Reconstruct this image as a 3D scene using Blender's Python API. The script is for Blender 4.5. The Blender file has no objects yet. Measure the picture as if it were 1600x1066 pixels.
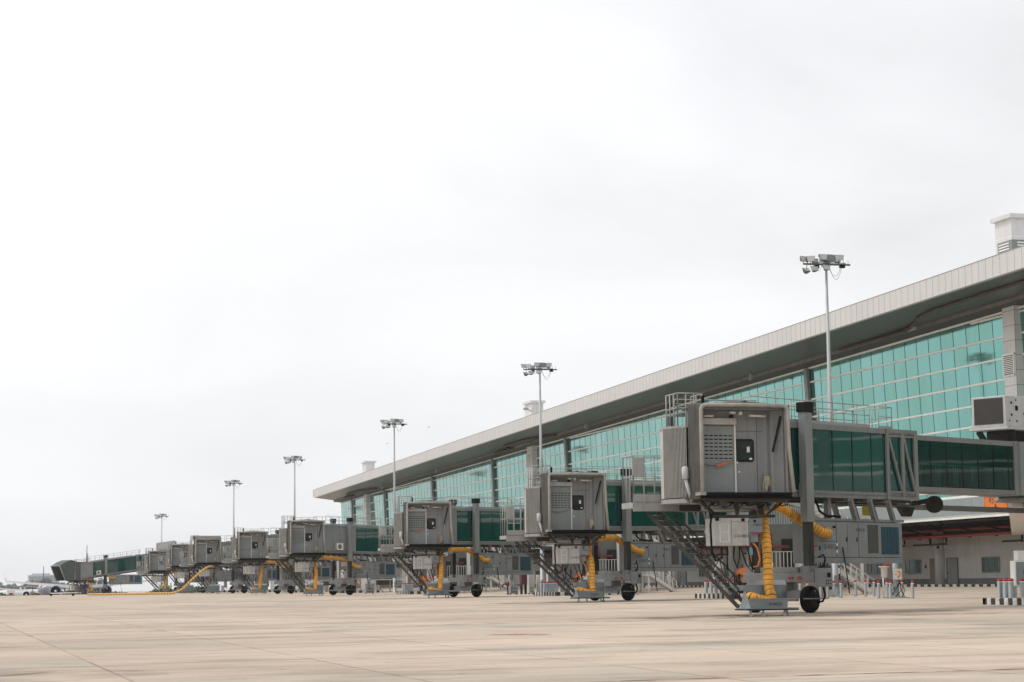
import bpy, bmesh, math, random
from mathutils import Vector, Matrix
random.seed(7)
R = math.radians
sc = bpy.context.scene
COL = sc.collection

# ------------------------------------------------------------------ camera
YAW, PITCH, ROLL = R(16.3), R(6.83), R(0.6)
fw = Vector((math.sin(YAW)*math.cos(PITCH), math.cos(YAW)*math.cos(PITCH), math.sin(PITCH)))
rt = Vector((math.cos(YAW), -math.sin(YAW), 0.0))
up = rt.cross(fw)
rt2 = rt*math.cos(ROLL) - up*math.sin(ROLL)
up2 = up*math.cos(ROLL) + rt*math.sin(ROLL)
cam = bpy.data.cameras.new('camera'); cam.sensor_width = 36; cam.lens = 72.0
cam.clip_start = 0.1; cam.clip_end = 20000
camo = bpy.data.objects.new('camera', cam); COL.objects.link(camo)
m = Matrix((rt2, up2, -fw)).transposed().to_4x4(); m.translation = Vector((0, 0, 1.3))
camo.matrix_world = m
sc.camera = camo

# ------------------------------------------------------------------ sky and sun
SUN_EL, SUN_AZ = R(58), R(-62)        # azimuth measured from +Y towards +X
w = bpy.data.worlds.new('World'); sc.world = w; w.use_nodes = True
nt = w.node_tree; nt.nodes.clear()
def N(t, k, **kw):
    n = t.nodes.new(k)
    for a, b in kw.items(): setattr(n, a, b)
    return n
out = N(nt, 'ShaderNodeOutputWorld'); bg = N(nt, 'ShaderNodeBackground')
sky = N(nt, 'ShaderNodeTexSky', sky_type='NISHITA', sun_disc=False)
sky.sun_elevation = SUN_EL; sky.sun_rotation = SUN_AZ; sky.dust_density = 4.0; sky.air_density = 1.0
bg.inputs['Strength'].default_value = 0.12
# overcast layer over the clear sky: bright towards the hidden sun, greyer away from it
tc = N(nt, 'ShaderNodeTexCoord')
sep = N(nt, 'ShaderNodeSeparateXYZ'); nt.links.new(tc.outputs['Generated'], sep.inputs[0])
mp = N(nt, 'ShaderNodeMapping'); mp.inputs['Scale'].default_value = (2.6, 2.6, 6.0)
nt.links.new(tc.outputs['Generated'], mp.inputs[0])
no = N(nt, 'ShaderNodeTexNoise'); no.inputs['Scale'].default_value = 1.6; no.inputs['Detail'].default_value = 5
no.inputs['Roughness'].default_value = 0.5; no.inputs['Distortion'].default_value = 0.6
nt.links.new(mp.outputs[0], no.inputs['Vector'])
sd = Vector((math.sin(SUN_AZ)*math.cos(SUN_EL), math.cos(SUN_AZ)*math.cos(SUN_EL), math.sin(SUN_EL)))
dp = N(nt, 'ShaderNodeVectorMath', operation='DOT_PRODUCT'); nt.links.new(tc.outputs['Generated'], dp.inputs[0])
dp.inputs[1].default_value = sd
mr = N(nt, 'ShaderNodeMapRange'); nt.links.new(dp.outputs['Value'], mr.inputs[0])
mr.inputs[1].default_value = -0.1; mr.inputs[2].default_value = 0.70; mr.inputs[3].default_value = 0.575; mr.inputs[4].default_value = 0.95
ad = N(nt, 'ShaderNodeMath', operation='MULTIPLY_ADD'); nt.links.new(no.outputs['Fac'], ad.inputs[0]); ad.inputs[1].default_value = 0.46
nt.links.new(mr.outputs[0], ad.inputs[2])
cm = N(nt, 'ShaderNodeVectorMath', operation='SCALE'); cm.inputs[0].default_value = (8.6, 8.72, 8.85)
nt.links.new(ad.outputs[0], cm.inputs['Scale'])
mx = N(nt, 'ShaderNodeMix', data_type='RGBA'); mx.inputs[0].default_value = 0.93
nt.links.new(sky.outputs[0], mx.inputs[6]); nt.links.new(cm.outputs[0], mx.inputs[7])
nt.links.new(mx.outputs[2], bg.inputs['Color']); nt.links.new(bg.outputs[0], out.inputs[0])
sl = bpy.data.lights.new('sun', 'SUN'); sl.energy = 1.5; sl.angle = R(11); sl.color = (1.0, 0.95, 0.88)
so = bpy.data.objects.new('sun', sl); COL.objects.link(so); so.rotation_euler = (-sd).to_track_quat('-Z', 'Y').to_euler()
vs = sc.view_settings; vs.view_transform = 'Standard'; vs.look = 'None'; vs.exposure = 0.0; vs.gamma = 1.0

# ------------------------------------------------------------------ materials
MAT = {}
def mat(name, col, rough=0.6, metal=0.0, var=0.12, scale=0.8, streak=0.0, bump=0.0, bscale=3.0, spec=0.5, fine=0.0):
    if name in MAT: return MAT[name]
    M = bpy.data.materials.new(name); M.use_nodes = True; t = M.node_tree
    b = t.nodes['Principled BSDF']
    b.inputs['Roughness'].default_value = rough; b.inputs['Metallic'].default_value = metal
    b.inputs['Specular IOR Level'].default_value = spec
    g = N(t, 'ShaderNodeNewGeometry')
    n1 = N(t, 'ShaderNodeTexNoise'); n1.inputs['Scale'].default_value = scale; n1.inputs['Detail'].default_value = 6; n1.inputs['Roughness'].default_value = 0.62
    t.links.new(g.outputs['Position'], n1.inputs['Vector'])
    r1 = N(t, 'ShaderNodeMapRange'); r1.inputs[1].default_value = 0.3; r1.inputs[2].default_value = 0.7
    r1.inputs[3].default_value = 1 - var; r1.inputs[4].default_value = 1 + var*0.7
    t.links.new(n1.outputs['Fac'], r1.inputs[0])
    last = r1.outputs[0]
    if streak:
        mpn = N(t, 'ShaderNodeMapping'); mpn.inputs['Scale'].default_value = (2.6, 2.6, 0.16)
        t.links.new(g.outputs['Position'], mpn.inputs[0])
        n2 = N(t, 'ShaderNodeTexNoise'); n2.inputs['Scale'].default_value = 2.0; n2.inputs['Detail'].default_value = 5
        t.links.new(mpn.outputs[0], n2.inputs['Vector'])
        r2 = N(t, 'ShaderNodeMapRange'); r2.inputs[1].default_value = 0.5; r2.inputs[2].default_value = 0.75
        r2.inputs[3].default_value = 1; r2.inputs[4].default_value = 1 - streak
        t.links.new(n2.outputs['Fac'], r2.inputs[0])
        mu = N(t, 'ShaderNodeMath', operation='MULTIPLY'); t.links.new(last, mu.inputs[0]); t.links.new(r2.outputs[0], mu.inputs[1]); last = mu.outputs[0]
    if fine:
        n4 = N(t, 'ShaderNodeTexNoise'); n4.inputs['Scale'].default_value = scale*14; n4.inputs['Detail'].default_value = 4
        t.links.new(g.outputs['Position'], n4.inputs['Vector'])
        r4 = N(t, 'ShaderNodeMapRange'); r4.inputs[1].default_value = 0.35; r4.inputs[2].default_value = 0.65
        r4.inputs[3].default_value = 1-fine; r4.inputs[4].default_value = 1+fine
        t.links.new(n4.outputs['Fac'], r4.inputs[0])
        mu = N(t, 'ShaderNodeMath', operation='MULTIPLY'); t.links.new(last, mu.inputs[0]); t.links.new(r4.outputs[0], mu.inputs[1]); last = mu.outputs[0]
    sc_ = N(t, 'ShaderNodeVectorMath', operation='SCALE'); sc_.inputs[0].default_value = col[:3]
    t.links.new(last, sc_.inputs['Scale']); t.links.new(sc_.outputs[0], b.inputs['Base Color'])
    if bump:
        n3 = N(t, 'ShaderNodeTexNoise'); n3.inputs['Scale'].default_value = bscale; n3.inputs['Detail'].default_value = 3
        t.links.new(g.outputs['Position'], n3.inputs['Vector'])
        bp = N(t, 'ShaderNodeBump'); bp.inputs['Strength'].default_value = bump; bp.inputs['Distance'].default_value = 0.1
        t.links.new(n3.outputs['Fac'], bp.inputs['Height']); t.links.new(bp.outputs[0], b.inputs['Normal'])
    MAT[name] = M
    return M
mat('paint_grey', (0.195, 0.20, 0.198), 0.5, 0, 0.14, 0.7, 0.22, 0.05)
mat('paint_grey_light', (0.31, 0.308, 0.298), 0.55, 0, 0.14, 0.9, 0.25)
mat('panel_grey', (0.215, 0.23, 0.23), 0.5, 0, 0.1, 0.8, 0.15)
mat('panel_blue_grey', (0.215, 0.25, 0.26), 0.5, 0, 0.1, 0.8, 0.1)
mat('corrugated_curtain', (0.47, 0.46, 0.435), 0.65, 0, 0.16, 1.2, 0.3)
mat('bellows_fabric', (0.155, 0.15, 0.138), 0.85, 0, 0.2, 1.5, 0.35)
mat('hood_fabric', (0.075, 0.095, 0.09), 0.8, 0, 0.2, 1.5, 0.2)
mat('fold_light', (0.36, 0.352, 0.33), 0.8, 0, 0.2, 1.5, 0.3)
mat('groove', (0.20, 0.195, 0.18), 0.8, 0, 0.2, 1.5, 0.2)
mat('unit_white', (0.50, 0.505, 0.50), 0.5, 0, 0.12, 1.2, 0.2)
mat('bundle', (0.085, 0.062, 0.042), 0.8, 0, 0.4, 2)
mat('maroon', (0.10, 0.012, 0.02), 0.6, 0, 0.2, 2)
mat('cushion', (0.36, 0.345, 0.31), 0.8, 0, 0.2, 2.0, 0.25)
mat('cab_inside', (0.235, 0.242, 0.243), 0.6, 0, 0.1, 0.9, 0.12)
mat('shutter', (0.27, 0.295, 0.295), 0.45, 0, 0.08, 0.9, 0.12)
mat('white_paint', (0.72, 0.70, 0.66), 0.5, 0, 0.08, 0.9, 0.12)
mat('rail_grey', (0.33, 0.33, 0.315), 0.5, 0.1, 0.1)
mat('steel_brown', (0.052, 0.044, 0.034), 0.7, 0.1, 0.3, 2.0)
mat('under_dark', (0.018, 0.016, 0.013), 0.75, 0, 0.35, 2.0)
mat('black', (0.006, 0.006, 0.006), 0.7, 0, 0.2, spec=0.2)
mat('rubber', (0.007, 0.007, 0.007), 0.9, 0, 0.3, 4, spec=0.15)
mat('cable', (0.005, 0.005, 0.005), 0.6, 0, 0.1, spec=0.2)
mat('column_dark', (0.03, 0.031, 0.026), 0.5, 0.3, 0.3, 3, 0.3)
mat('yellow_hose', (0.74, 0.35, 0.035), 0.75, 0, 0.28, 2.2, 0.3)
mat('yellow_hose_pale', (0.72, 0.42, 0.10), 0.7, 0, 0.14, 3, 0.0)
mat('hose_band', (0.04, 0.03, 0.02), 0.7)
mat('orange', (0.75, 0.22, 0.04), 0.6)
mat('sign_orange', (0.72, 0.17, 0.01), 0.6)
mat('red', (0.42, 0.03, 0.03), 0.55)
mat('pipe_red', (0.30, 0.045, 0.04), 0.5, 0, 0.2, 2)
mat('yellow_sign', (0.72, 0.55, 0.05), 0.6)
mat('blue_grille', (0.008, 0.065, 0.10), 0.5)
mat('brown_grille', (0.06, 0.05, 0.042), 0.7)
mat('grey_grille', (0.065, 0.065, 0.06), 0.7)
mat('text_dark', (0.04, 0.045, 0.05), 0.6)
mat('logo_blue', (0.10, 0.30, 0.42), 0.6)
mat('hazard_black', (0.035, 0.035, 0.035), 0.8, 0, 0.3, 4)
mat('kerb_white', (0.60, 0.575, 0.53), 0.8, 0, 0.3, 4)
mat('bollard_grey', (0.26, 0.29, 0.295), 0.45, 0.1, 0.12, 2, 0.2)
mat('mast_grey', (0.40, 0.41, 0.40), 0.5, 0.3, 0.1)
mat('lamp_glass', (0.42, 0.47, 0.46), 0.25, 0.0, 0.1)
mat('lamp_body', (0.13, 0.14, 0.13), 0.6)
mat('fascia', (0.60, 0.58, 0.56), 0.45, 0.0, 0.05, 0.25, 0.10)
mat('fascia_joint', (0.20, 0.195, 0.185), 0.7)
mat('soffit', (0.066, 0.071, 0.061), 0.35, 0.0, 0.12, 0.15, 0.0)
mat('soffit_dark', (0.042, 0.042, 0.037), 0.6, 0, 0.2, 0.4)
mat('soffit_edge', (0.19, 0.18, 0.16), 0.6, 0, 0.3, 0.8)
mat('pylon', (0.68, 0.665, 0.65), 0.5, 0.0, 0.07, 0.5, 0.15)
mat('mullion_white', (0.88, 0.86, 0.81), 0.4)
mat('mullion_dark', (0.045, 0.11, 0.095), 0.6)
mat('facade_column', (0.20, 0.22, 0.21), 0.4, 0.0)
mat('wall_white', (0.52, 0.51, 0.485), 0.8, 0, 0.1, 0.4, 0.2)
mat('wall_plinth', (0.16, 0.165, 0.15), 0.8, 0, 0.15, 0.6)
mat('band_grey', (0.27, 0.295, 0.295), 0.5, 0, 0.06, 0.4)
mat('blockwork_shaded', (0.055, 0.046, 0.035), 0.9, 0, 0.4, 1.5)
mat('stone_infill', (0.24, 0.20, 0.155), 0.9, 0, 0.45, 5)
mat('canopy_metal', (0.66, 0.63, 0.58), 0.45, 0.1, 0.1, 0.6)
mat('roof_metal', (0.5, 0.5, 0.49), 0.5, 0.2, 0.1)
mat('galv', (0.36, 0.37, 0.37), 0.4, 0.4, 0.1)
mat('plane_white', (0.78, 0.78, 0.79), 0.35, 0, 0.03)
mat('plane_blue', (0.035, 0.04, 0.17), 0.35, 0, 0.05)
mat('plane_grey', (0.22, 0.23, 0.30), 0.35, 0, 0.05)
mat('vest', (0.32, 0.50, 0.10), 0.8)
mat('trousers', (0.02, 0.025, 0.04), 0.8)
mat('skin', (0.25, 0.14, 0.09), 0.6)
mat('hair', (0.01, 0.01, 0.01), 0.8)
mat('hedge', (0.055, 0.095, 0.04), 0.9, 0, 0.5, 0.3)
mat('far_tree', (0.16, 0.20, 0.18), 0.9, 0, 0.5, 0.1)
mat('far_building_hazed', (0.48, 0.53, 0.57), 0.8, 0, 0.1, 0.05)  # pale blue-grey: part of the distance haze is put into this colour
mat('grass', (0.09, 0.11, 0.045), 0.9, 0, 0.4, 0.05)
mat('crate', (0.26, 0.20, 0.15), 0.85, 0, 0.4, 5)
mat('navy_box', (0.015, 0.02, 0.05), 0.5)
mat('bird', (0.12, 0.12, 0.12), 0.8)
mat('strap', (0.5, 0.13, 0.05), 0.7)
mat('bulb', (0.7, 0.7, 0.66), 0.4)

def glass_mat(name, tint, rough, metal, transp, bump, bscale, spec=0.5, panel=None, ior=1.5):
    M = bpy.data.materials.new(name); M.use_nodes = True; t = M.node_tree
    b = t.nodes['Principled BSDF']; o = t.nodes['Material Output']
    b.inputs['Roughness'].default_value = rough; b.inputs['Metallic'].default_value = metal
    b.inputs['Specular IOR Level'].default_value = spec; b.inputs['IOR'].default_value = ior
    g = N(t, 'ShaderNodeNewGeometry')
    n3 = N(t, 'ShaderNodeTexNoise'); n3.inputs['Scale'].default_value = bscale; n3.inputs['Detail'].default_value = 1.0
    t.links.new(g.outputs['Position'], n3.inputs['Vector'])
    bp = N(t, 'ShaderNodeBump'); bp.inputs['Strength'].default_value = bump; bp.inputs['Distance'].default_value = 0.05
    t.links.new(n3.outputs['Fac'], bp.inputs['Height']); t.links.new(bp.outputs[0], b.inputs['Normal'])
    if panel:
        sp = N(t, 'ShaderNodeSeparateXYZ'); t.links.new(g.outputs['Position'], sp.inputs[0])
        vals = []
        for ax, per, off in (('Y', panel[0], panel[2]), ('Z', panel[1], panel[3])):
            a = N(t, 'ShaderNodeMath', operation='SUBTRACT'); t.links.new(sp.outputs[ax], a.inputs[0]); a.inputs[1].default_value = off
            d = N(t, 'ShaderNodeMath', operation='DIVIDE'); t.links.new(a.outputs[0], d.inputs[0]); d.inputs[1].default_value = per
            fl = N(t, 'ShaderNodeMath', operation='FLOOR'); t.links.new(d.outputs[0], fl.inputs[0]); vals.append(fl)
        cb = N(t, 'ShaderNodeCombineXYZ'); t.links.new(vals[0].outputs[0], cb.inputs[0]); t.links.new(vals[1].outputs[0], cb.inputs[1])
        wn = N(t, 'ShaderNodeTexWhiteNoise', noise_dimensions='2D'); t.links.new(cb.outputs[0], wn.inputs['Vector'])
        mxx = N(t, 'ShaderNodeMix', data_type='RGBA'); t.links.new(wn.outputs['Value'], mxx.inputs[0])
        mxx.inputs[6].default_value = (*[c*0.90 for c in tint], 1); mxx.inputs[7].default_value = (tint[0]*1.12, tint[1]*1.02, tint[2]*1.12, 1)
        mpn = N(t, 'ShaderNodeMapping'); mpn.inputs['Scale'].default_value = (1, 0.5, 0.06); t.links.new(g.outputs['Position'], mpn.inputs[0])
        n5 = N(t, 'ShaderNodeTexNoise'); n5.inputs['Scale'].default_value = 1.0; n5.inputs['Detail'].default_value = 3; t.links.new(mpn.outputs[0], n5.inputs['Vector'])
        r5 = N(t, 'ShaderNodeMapRange'); r5.inputs[1].default_value = 0.35; r5.inputs[2].default_value = 0.7; r5.inputs[3].default_value = 1.04; r5.inputs[4].default_value = 0.93
        t.links.new(n5.outputs['Fac'], r5.inputs[0])
        s5 = N(t, 'ShaderNodeVectorMath', operation='SCALE'); t.links.new(mxx.outputs[2], s5.inputs[0]); t.links.new(r5.outputs[0], s5.inputs['Scale'])
        t.links.new(s5.outputs[0], b.inputs['Base Color'])
    else:
        b.inputs['Base Color'].default_value = (*tint, 1)
    if transp > 0:
        tr = N(t, 'ShaderNodeBsdfTransparent'); tr.inputs[0].default_value = (0.50, 0.82, 0.72, 1)
        ms = N(t, 'ShaderNodeMixShader'); ms.inputs[0].default_value = transp
        t.links.new(b.outputs[0], ms.inputs[1]); t.links.new(tr.outputs[0], ms.inputs[2]); t.links.new(ms.outputs[0], o.inputs[0])
    MAT[name] = M
glass_mat('glass_facade', (0.175, 0.435, 0.370), 0.05, 0.80, 0, 0.012, 0.35, panel=(2.353, 1.812, 155.0, 14.85))
glass_mat('glass_tunnel', (0.002, 0.056, 0.045), 0.03, 0.0, 0.08, 0.10, 0.38, ior=1.95)
glass_mat('glass_tunnel_clear', (0.002, 0.028, 0.023), 0.03, 0.0, 0.55, 0.08, 0.38, ior=1.8)
glass_mat('glass_dark', (0.018, 0.018, 0.016), 0.05, 0.0, 0.0, 0.02, 0.6)
glass_mat('glass_green', (0.01, 0.06, 0.05), 0.08, 0.0, 0.0, 0.05, 0.8, spec=0.3)

# ground concrete
def ground_material():
    M = bpy.data.materials.new('apron_concrete'); M.use_nodes = True; t = M.node_tree; b = t.nodes['Principled BSDF']
    b.inputs['Roughness'].default_value = 0.86; b.inputs['Specular IOR Level'].default_value = 0.25
    L = t.links.new
    g = N(t, 'ShaderNodeNewGeometry'); sp = N(t, 'ShaderNodeSeparateXYZ'); L(g.outputs['Position'], sp.inputs[0])
    def math_(op, a, bb=None, c=None):
        n = N(t, 'ShaderNodeMath', operation=op)
        for i, v in enumerate((a, bb, c)):
            if v is None: continue
            if isinstance(v, (int, float)): n.inputs[i].default_value = v
            else: L(v, n.inputs[i])
        return n.outputs[0]
    def noise(scale, sx, sy, det, rough=0.55, seed=0.0):
        mpn = N(t, 'ShaderNodeMapping'); mpn.inputs['Scale'].default_value = (sx, sy, 1); mpn.inputs['Location'].default_value = (seed, seed*1.7, 0); L(g.outputs['Position'], mpn.inputs[0])
        n = N(t, 'ShaderNodeTexNoise'); n.inputs['Scale'].default_value = scale; n.inputs['Detail'].default_value = det; n.inputs['Roughness'].default_value = rough
        L(mpn.outputs[0], n.inputs['Vector']); return n.outputs['Fac']
    def rng(v, a, bb, c, d):
        n = N(t, 'ShaderNodeMapRange'); L(v, n.inputs[0])
        for i, x in enumerate((a, bb, c, d)): n.inputs[i+1].default_value = x
        return n.outputs[0]
    # slabs of 4.85 m by 6 m
    cells = []; joints = []
    for ax, per, off in (('X', 4.85, 3.95), ('Y', 6.0, 33.6)):
        q = math_('DIVIDE', math_('SUBTRACT', sp.outputs[ax], off), per)
        cells.append(math_('FLOOR', math_('ADD', q, 0.5)))
        fr = math_('ABSOLUTE', math_('SUBTRACT', math_('FRACT', q), 0.0))
        fr2 = math_('MINIMUM', fr, math_('SUBTRACT', 1.0, fr))
        joints.append((q, math_('MULTIPLY', fr2, per)))
    cells2 = [math_('FLOOR', joints[0][0]), math_('FLOOR', joints[1][0])]
    cb = N(t, 'ShaderNodeCombineXYZ'); L(cells2[0], cb.inputs[0]); L(cells2[1], cb.inputs[1])
    wn = N(t, 'ShaderNodeTexWhiteNoise', noise_dimensions='2D'); L(cb.outputs[0], wn.inputs['Vector'])
    slab = rng(wn.outputs['Value'], 0, 1, 0.93, 1.05)
    jw = rng(noise(0.25, 1, 1, 3, seed=3), 0.35, 0.7, 0.2, 1.0)
    jl = None
    for q, dist in joints:
        s = rng(dist, 0.012, 0.05, 0.0, 1.0)
        jl = s if jl is None else math_('MINIMUM', jl, s)
    joint = math_('SUBTRACT', 1.0, math_('MULTIPLY', math_('MULTIPLY', math_('SUBTRACT', 1.0, jl), jw), 0.65))
    n_big = rng(noise(0.05, 1, 1, 5, seed=9), 0.3, 0.7, 0.82, 1.10)
    n_mid = rng(noise(0.45, 0.6, 1.5, 6, 0.65, seed=5), 0.3, 0.7, 0.84, 1.10)
    n_fine = rng(noise(9, 1, 1, 4), 0.3, 0.7, 0.94, 1.05)
    stain = rng(noise(0.16, 0.7, 1.6, 7, 0.7, seed=21), 0.50, 0.68, 1.0, 0.62)
    streak = rng(noise(1.1, 0.12, 2.6, 4, 0.6, seed=40), 0.50, 0.74, 1.0, 0.86)
    spots = rng(noise(2.2, 1, 1, 3, 0.5, seed=77), 0.70, 0.76, 1.0, 0.62)
    f = slab
    for x in (joint, n_big, n_mid, n_fine, stain, streak, spots): f = math_('MULTIPLY', f, x)
    tint = N(t, 'ShaderNodeMix', data_type='RGBA'); L(rng(noise(0.09, 1, 1, 4, seed=60), 0.35, 0.65, 0, 1), tint.inputs[0])
    tint.inputs[6].default_value = (0.520, 0.425, 0.336, 1); tint.inputs[7].default_value = (0.505, 0.400, 0.316, 1)
    # dark drag marks beside the bridges' wheels
    gm = math_('MULTIPLY', rng(wn.outputs['Value'], 0.80, 0.82, 0.0, 0.75), rng(noise(0.3, 1, 1, 5, seed=12), 0.35, 0.6, 0.35, 1.0))
    t2 = N(t, 'ShaderNodeMix', data_type='RGBA'); L(gm, t2.inputs[0]); L(tint.outputs[2], t2.inputs[6]); t2.inputs[7].default_value = (0.37, 0.335, 0.275, 1)
    s2 = N(t, 'ShaderNodeVectorMath', operation='SCALE'); L(t2.outputs[2], s2.inputs[0]); L(f, s2.inputs['Scale'])
    L(s2.outputs[0], b.inputs['Base Color'])
    bp = N(t, 'ShaderNodeBump'); bp.inputs['Strength'].default_value = 0.25; bp.inputs['Distance'].default_value = 0.02
    L(noise(6, 1, 1, 5), bp.inputs['Height']); L(bp.outputs[0], b.inputs['Normal'])
    return M
MAT['apron'] = ground_material()
def flat_paint(name, col, strength=0.55, scale=2.5):
    """worn paint, tyre mark or contact shade lying on the concrete, broken up by noise"""
    M = bpy.data.materials.new(name); M.use_nodes = True; t = M.node_tree; b = t.nodes['Principled BSDF']; o = t.nodes['Material Output']
    b.inputs['Base Color'].default_value = (*col, 1); b.inputs['Roughness'].default_value = 0.8
    g = N(t, 'ShaderNodeNewGeometry'); n = N(t, 'ShaderNodeTexNoise'); n.inputs['Scale'].default_value = scale; n.inputs['Detail'].default_value = 5
    t.links.new(g.outputs['Position'], n.inputs['Vector'])
    r = N(t, 'ShaderNodeMapRange'); r.inputs[1].default_value = 0.38; r.inputs[2].default_value = 0.62; r.inputs[3].default_value = 0; r.inputs[4].default_value = strength
    t.links.new(n.outputs['Fac'], r.inputs[0])
    tr = N(t, 'ShaderNodeBsdfTransparent'); ms = N(t, 'ShaderNodeMixShader'); t.links.new(r.outputs[0], ms.inputs[0])
    t.links.new(tr.outputs[0], ms.inputs[1]); t.links.new(b.outputs[0], ms.inputs[2]); t.links.new(ms.outputs[0], o.inputs[0])
    MAT[name] = M
flat_paint('paint_mark_red', (0.45, 0.06, 0.10), 0.75)
flat_paint('paint_mark_white', (0.75, 0.73, 0.70), 0.75)
flat_paint('tyre_mark', (0.06, 0.05, 0.045), 0.55, 0.9)

flat_paint('grime_light', (0.16, 0.14, 0.115), 0.22, 0.5)
flat_paint('grime_shade', (0.08, 0.07, 0.06), 0.42, 0.5)  # grime darkened to stand in for contact shadows under the bridges

# ------------------------------------------------------------------ mesh helpers
class MB:
    def __init__(s): s.v = []; s.f = []; s.mi = []; s.sm = []
    def add(s, vs_, fs, mi=0, smooth=False, M=None):
        o = len(s.v)
        for p in vs_:
            p = Vector(p)
            if M is not None: p = M @ p
            s.v.append(p)
        for f in fs:
            s.f.append([o+i for i in f]); s.mi.append(mi); s.sm.append(smooth)
    def box(s, x0, y0, z0, x1, y1, z1, mi=0, M=None):
        if x0 > x1: x0, x1 = x1, x0
        if y0 > y1: y0, y1 = y1, y0
        if z0 > z1: z0, z1 = z1, z0
        s.add([(x0,y0,z0),(x1,y0,z0),(x1,y1,z0),(x0,y1,z0),(x0,y0,z1),(x1,y0,z1),(x1,y1,z1),(x0,y1,z1)],
              [(0,3,2,1),(4,5,6,7),(0,1,5,4),(1,2,6,5),(2,3,7,6),(3,0,4,7)], mi, False, M)
        return s
    def beam(s, a, b, w_, h_, mi=0, M=None, upv=(0,0,1)):
        a = Vector(a); b = Vector(b); d = (b-a).normalized(); u_ = Vector(upv)
        if abs(d.dot(u_)) > 0.98: u_ = Vector((0,1,0))
        r_ = d.cross(u_).normalized()*w_/2; t_ = r_.cross(d).normalized()*h_/2
        vs_ = [a-r_-t_, a+r_-t_, a+r_+t_, a-r_+t_, b-r_-t_, b+r_-t_, b+r_+t_, b-r_+t_]
        s.add(vs_, [(0,1,2,3),(7,6,5,4),(0,4,5,1),(1,5,6,2),(2,6,7,3),(3,7,4,0)], mi, False, M)
        return s
    def tube(s, pts, r, n=8, mi=0, M=None, cap=True, mis=None):
        pts = [Vector(p) for p in pts]; k = len(pts); rs = r if isinstance(r, (list, tuple)) else [r]*k
        prev = None; vs_ = []
        for i, p in enumerate(pts):
            d = (pts[min(i+1,k-1)]-pts[max(i-1,0)]).normalized()
            if prev is None:
                a_ = Vector((0,0,1)) if abs(d.z) < 0.9 else Vector((1,0,0))
                nrm = d.cross(a_).normalized()
            else:
                nrm = (prev - d*prev.dot(d)).normalized()
            prev = nrm; bn = d.cross(nrm)
            for j in range(n):
                an = 2*math.pi*j/n
                vs_.append(p + (nrm*math.cos(an) + bn*math.sin(an))*rs[i])
        o = len(s.v)
        for p in vs_: s.v.append(M @ p if M is not None else p)
        for i in range(k-1):
            mm = mis[i] if mis else mi
            for j in range(n):
                s.f.append([o+i*n+j, o+i*n+(j+1)%n, o+(i+1)*n+(j+1)%n, o+(i+1)*n+j]); s.mi.append(mm); s.sm.append(True)
        if cap:
            s.f.append([o+j for j in range(n)][::-1]); s.mi.append(mi); s.sm.append(False)
            s.f.append([o+(k-1)*n+j for j in range(n)]); s.mi.append(mi); s.sm.append(False)
        return s
    def lathe(s, prof, axis_o=(0,0,0), axis=(0,0,1), n=24, mi=0, M=None):
        """prof: list of (distance along the axis, radius)"""
        a = Vector(axis).normalized(); o_ = Vector(axis_o)
        x = a.orthogonal().normalized(); y = a.cross(x); o = len(s.v)
        for (h, r) in prof:
            for j in range(n):
                an = 2*math.pi*j/n; p = o_ + a*h + (x*math.cos(an)+y*math.sin(an))*max(r, 1e-4)
                s.v.append(M @ p if M is not None else p)
        for i in range(len(prof)-1):
            for j in range(n):
                s.f.append([o+i*n+j, o+i*n+(j+1)%n, o+(i+1)*n+(j+1)%n, o+(i+1)*n+j]); s.mi.append(mi); s.sm.append(True)
        s.f.append([o+j for j in range(n)][::-1]); s.mi.append(mi); s.sm.append(False)
        k = len(prof); s.f.append([o+(k-1)*n+j for j in range(n)]); s.mi.append(mi); s.sm.append(False)
        return s
    def prism(s, poly, z0, z1, mi=0, M=None):
        """poly: 2D points in local xy extruded along z"""
        n = len(poly)
        s.add([(p[0],p[1],z0) for p in poly]+[(p[0],p[1],z1) for p in poly],
              [tuple(range(n))[::-1], tuple(range(n,2*n))]+[(i,(i+1)%n,n+(i+1)%n,n+i) for i in range(n)], mi, False, M)
        return s
def link(o, parent=None):
    COL.objects.link(o)
    if parent is not None: o.parent = parent
    return o
SPLIT = {'panel_seam','wall_seam','stair_post','leg','landing','link_pillar','tunnel_mullion','glass_clip','canopy_strut','kick_plate','reflector','inner_pilaster','cable','cable_bundle','access_port','warning_lamps','blue_sticker','white_label','control_gear','cable_tray','roller','fan','soffit_camera','pipe_bracket','fire_pipe'}
def islands(mb):
    par = list(range(len(mb.v)))
    def find(a):
        while par[a] != a: par[a] = par[par[a]]; a = par[a]
        return a
    for f in mb.f:
        r = find(f[0])
        for i in f[1:]: par[find(i)] = r
    groups = {}
    for k, f in enumerate(mb.f): groups.setdefault(find(f[0]), []).append(k)
    res = []
    for g in groups.values():
        q = MB(); idx = {}
        for k in g:
            ff = []
            for i in mb.f[k]:
                if i not in idx: idx[i] = len(q.v); q.v.append(mb.v[i])
                ff.append(idx[i])
            q.f.append(ff); q.mi.append(mb.mi[k]); q.sm.append(mb.sm[k])
        res.append(q)
    return res
def obj(name, mb, mats, parent=None, loc=None, M=None, bevel=0.0):
    if name in SPLIT and parent is not None:
        isl = islands(mb)
        if 1 < len(isl) <= 60:
            last = None
            for q in isl: last = obj1({'warning_lamps':'warning_lamp'}.get(name, name), q, mats, parent, loc, M, bevel)
            return last
    return obj1(name, mb, mats, parent, loc, M, bevel)
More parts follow.
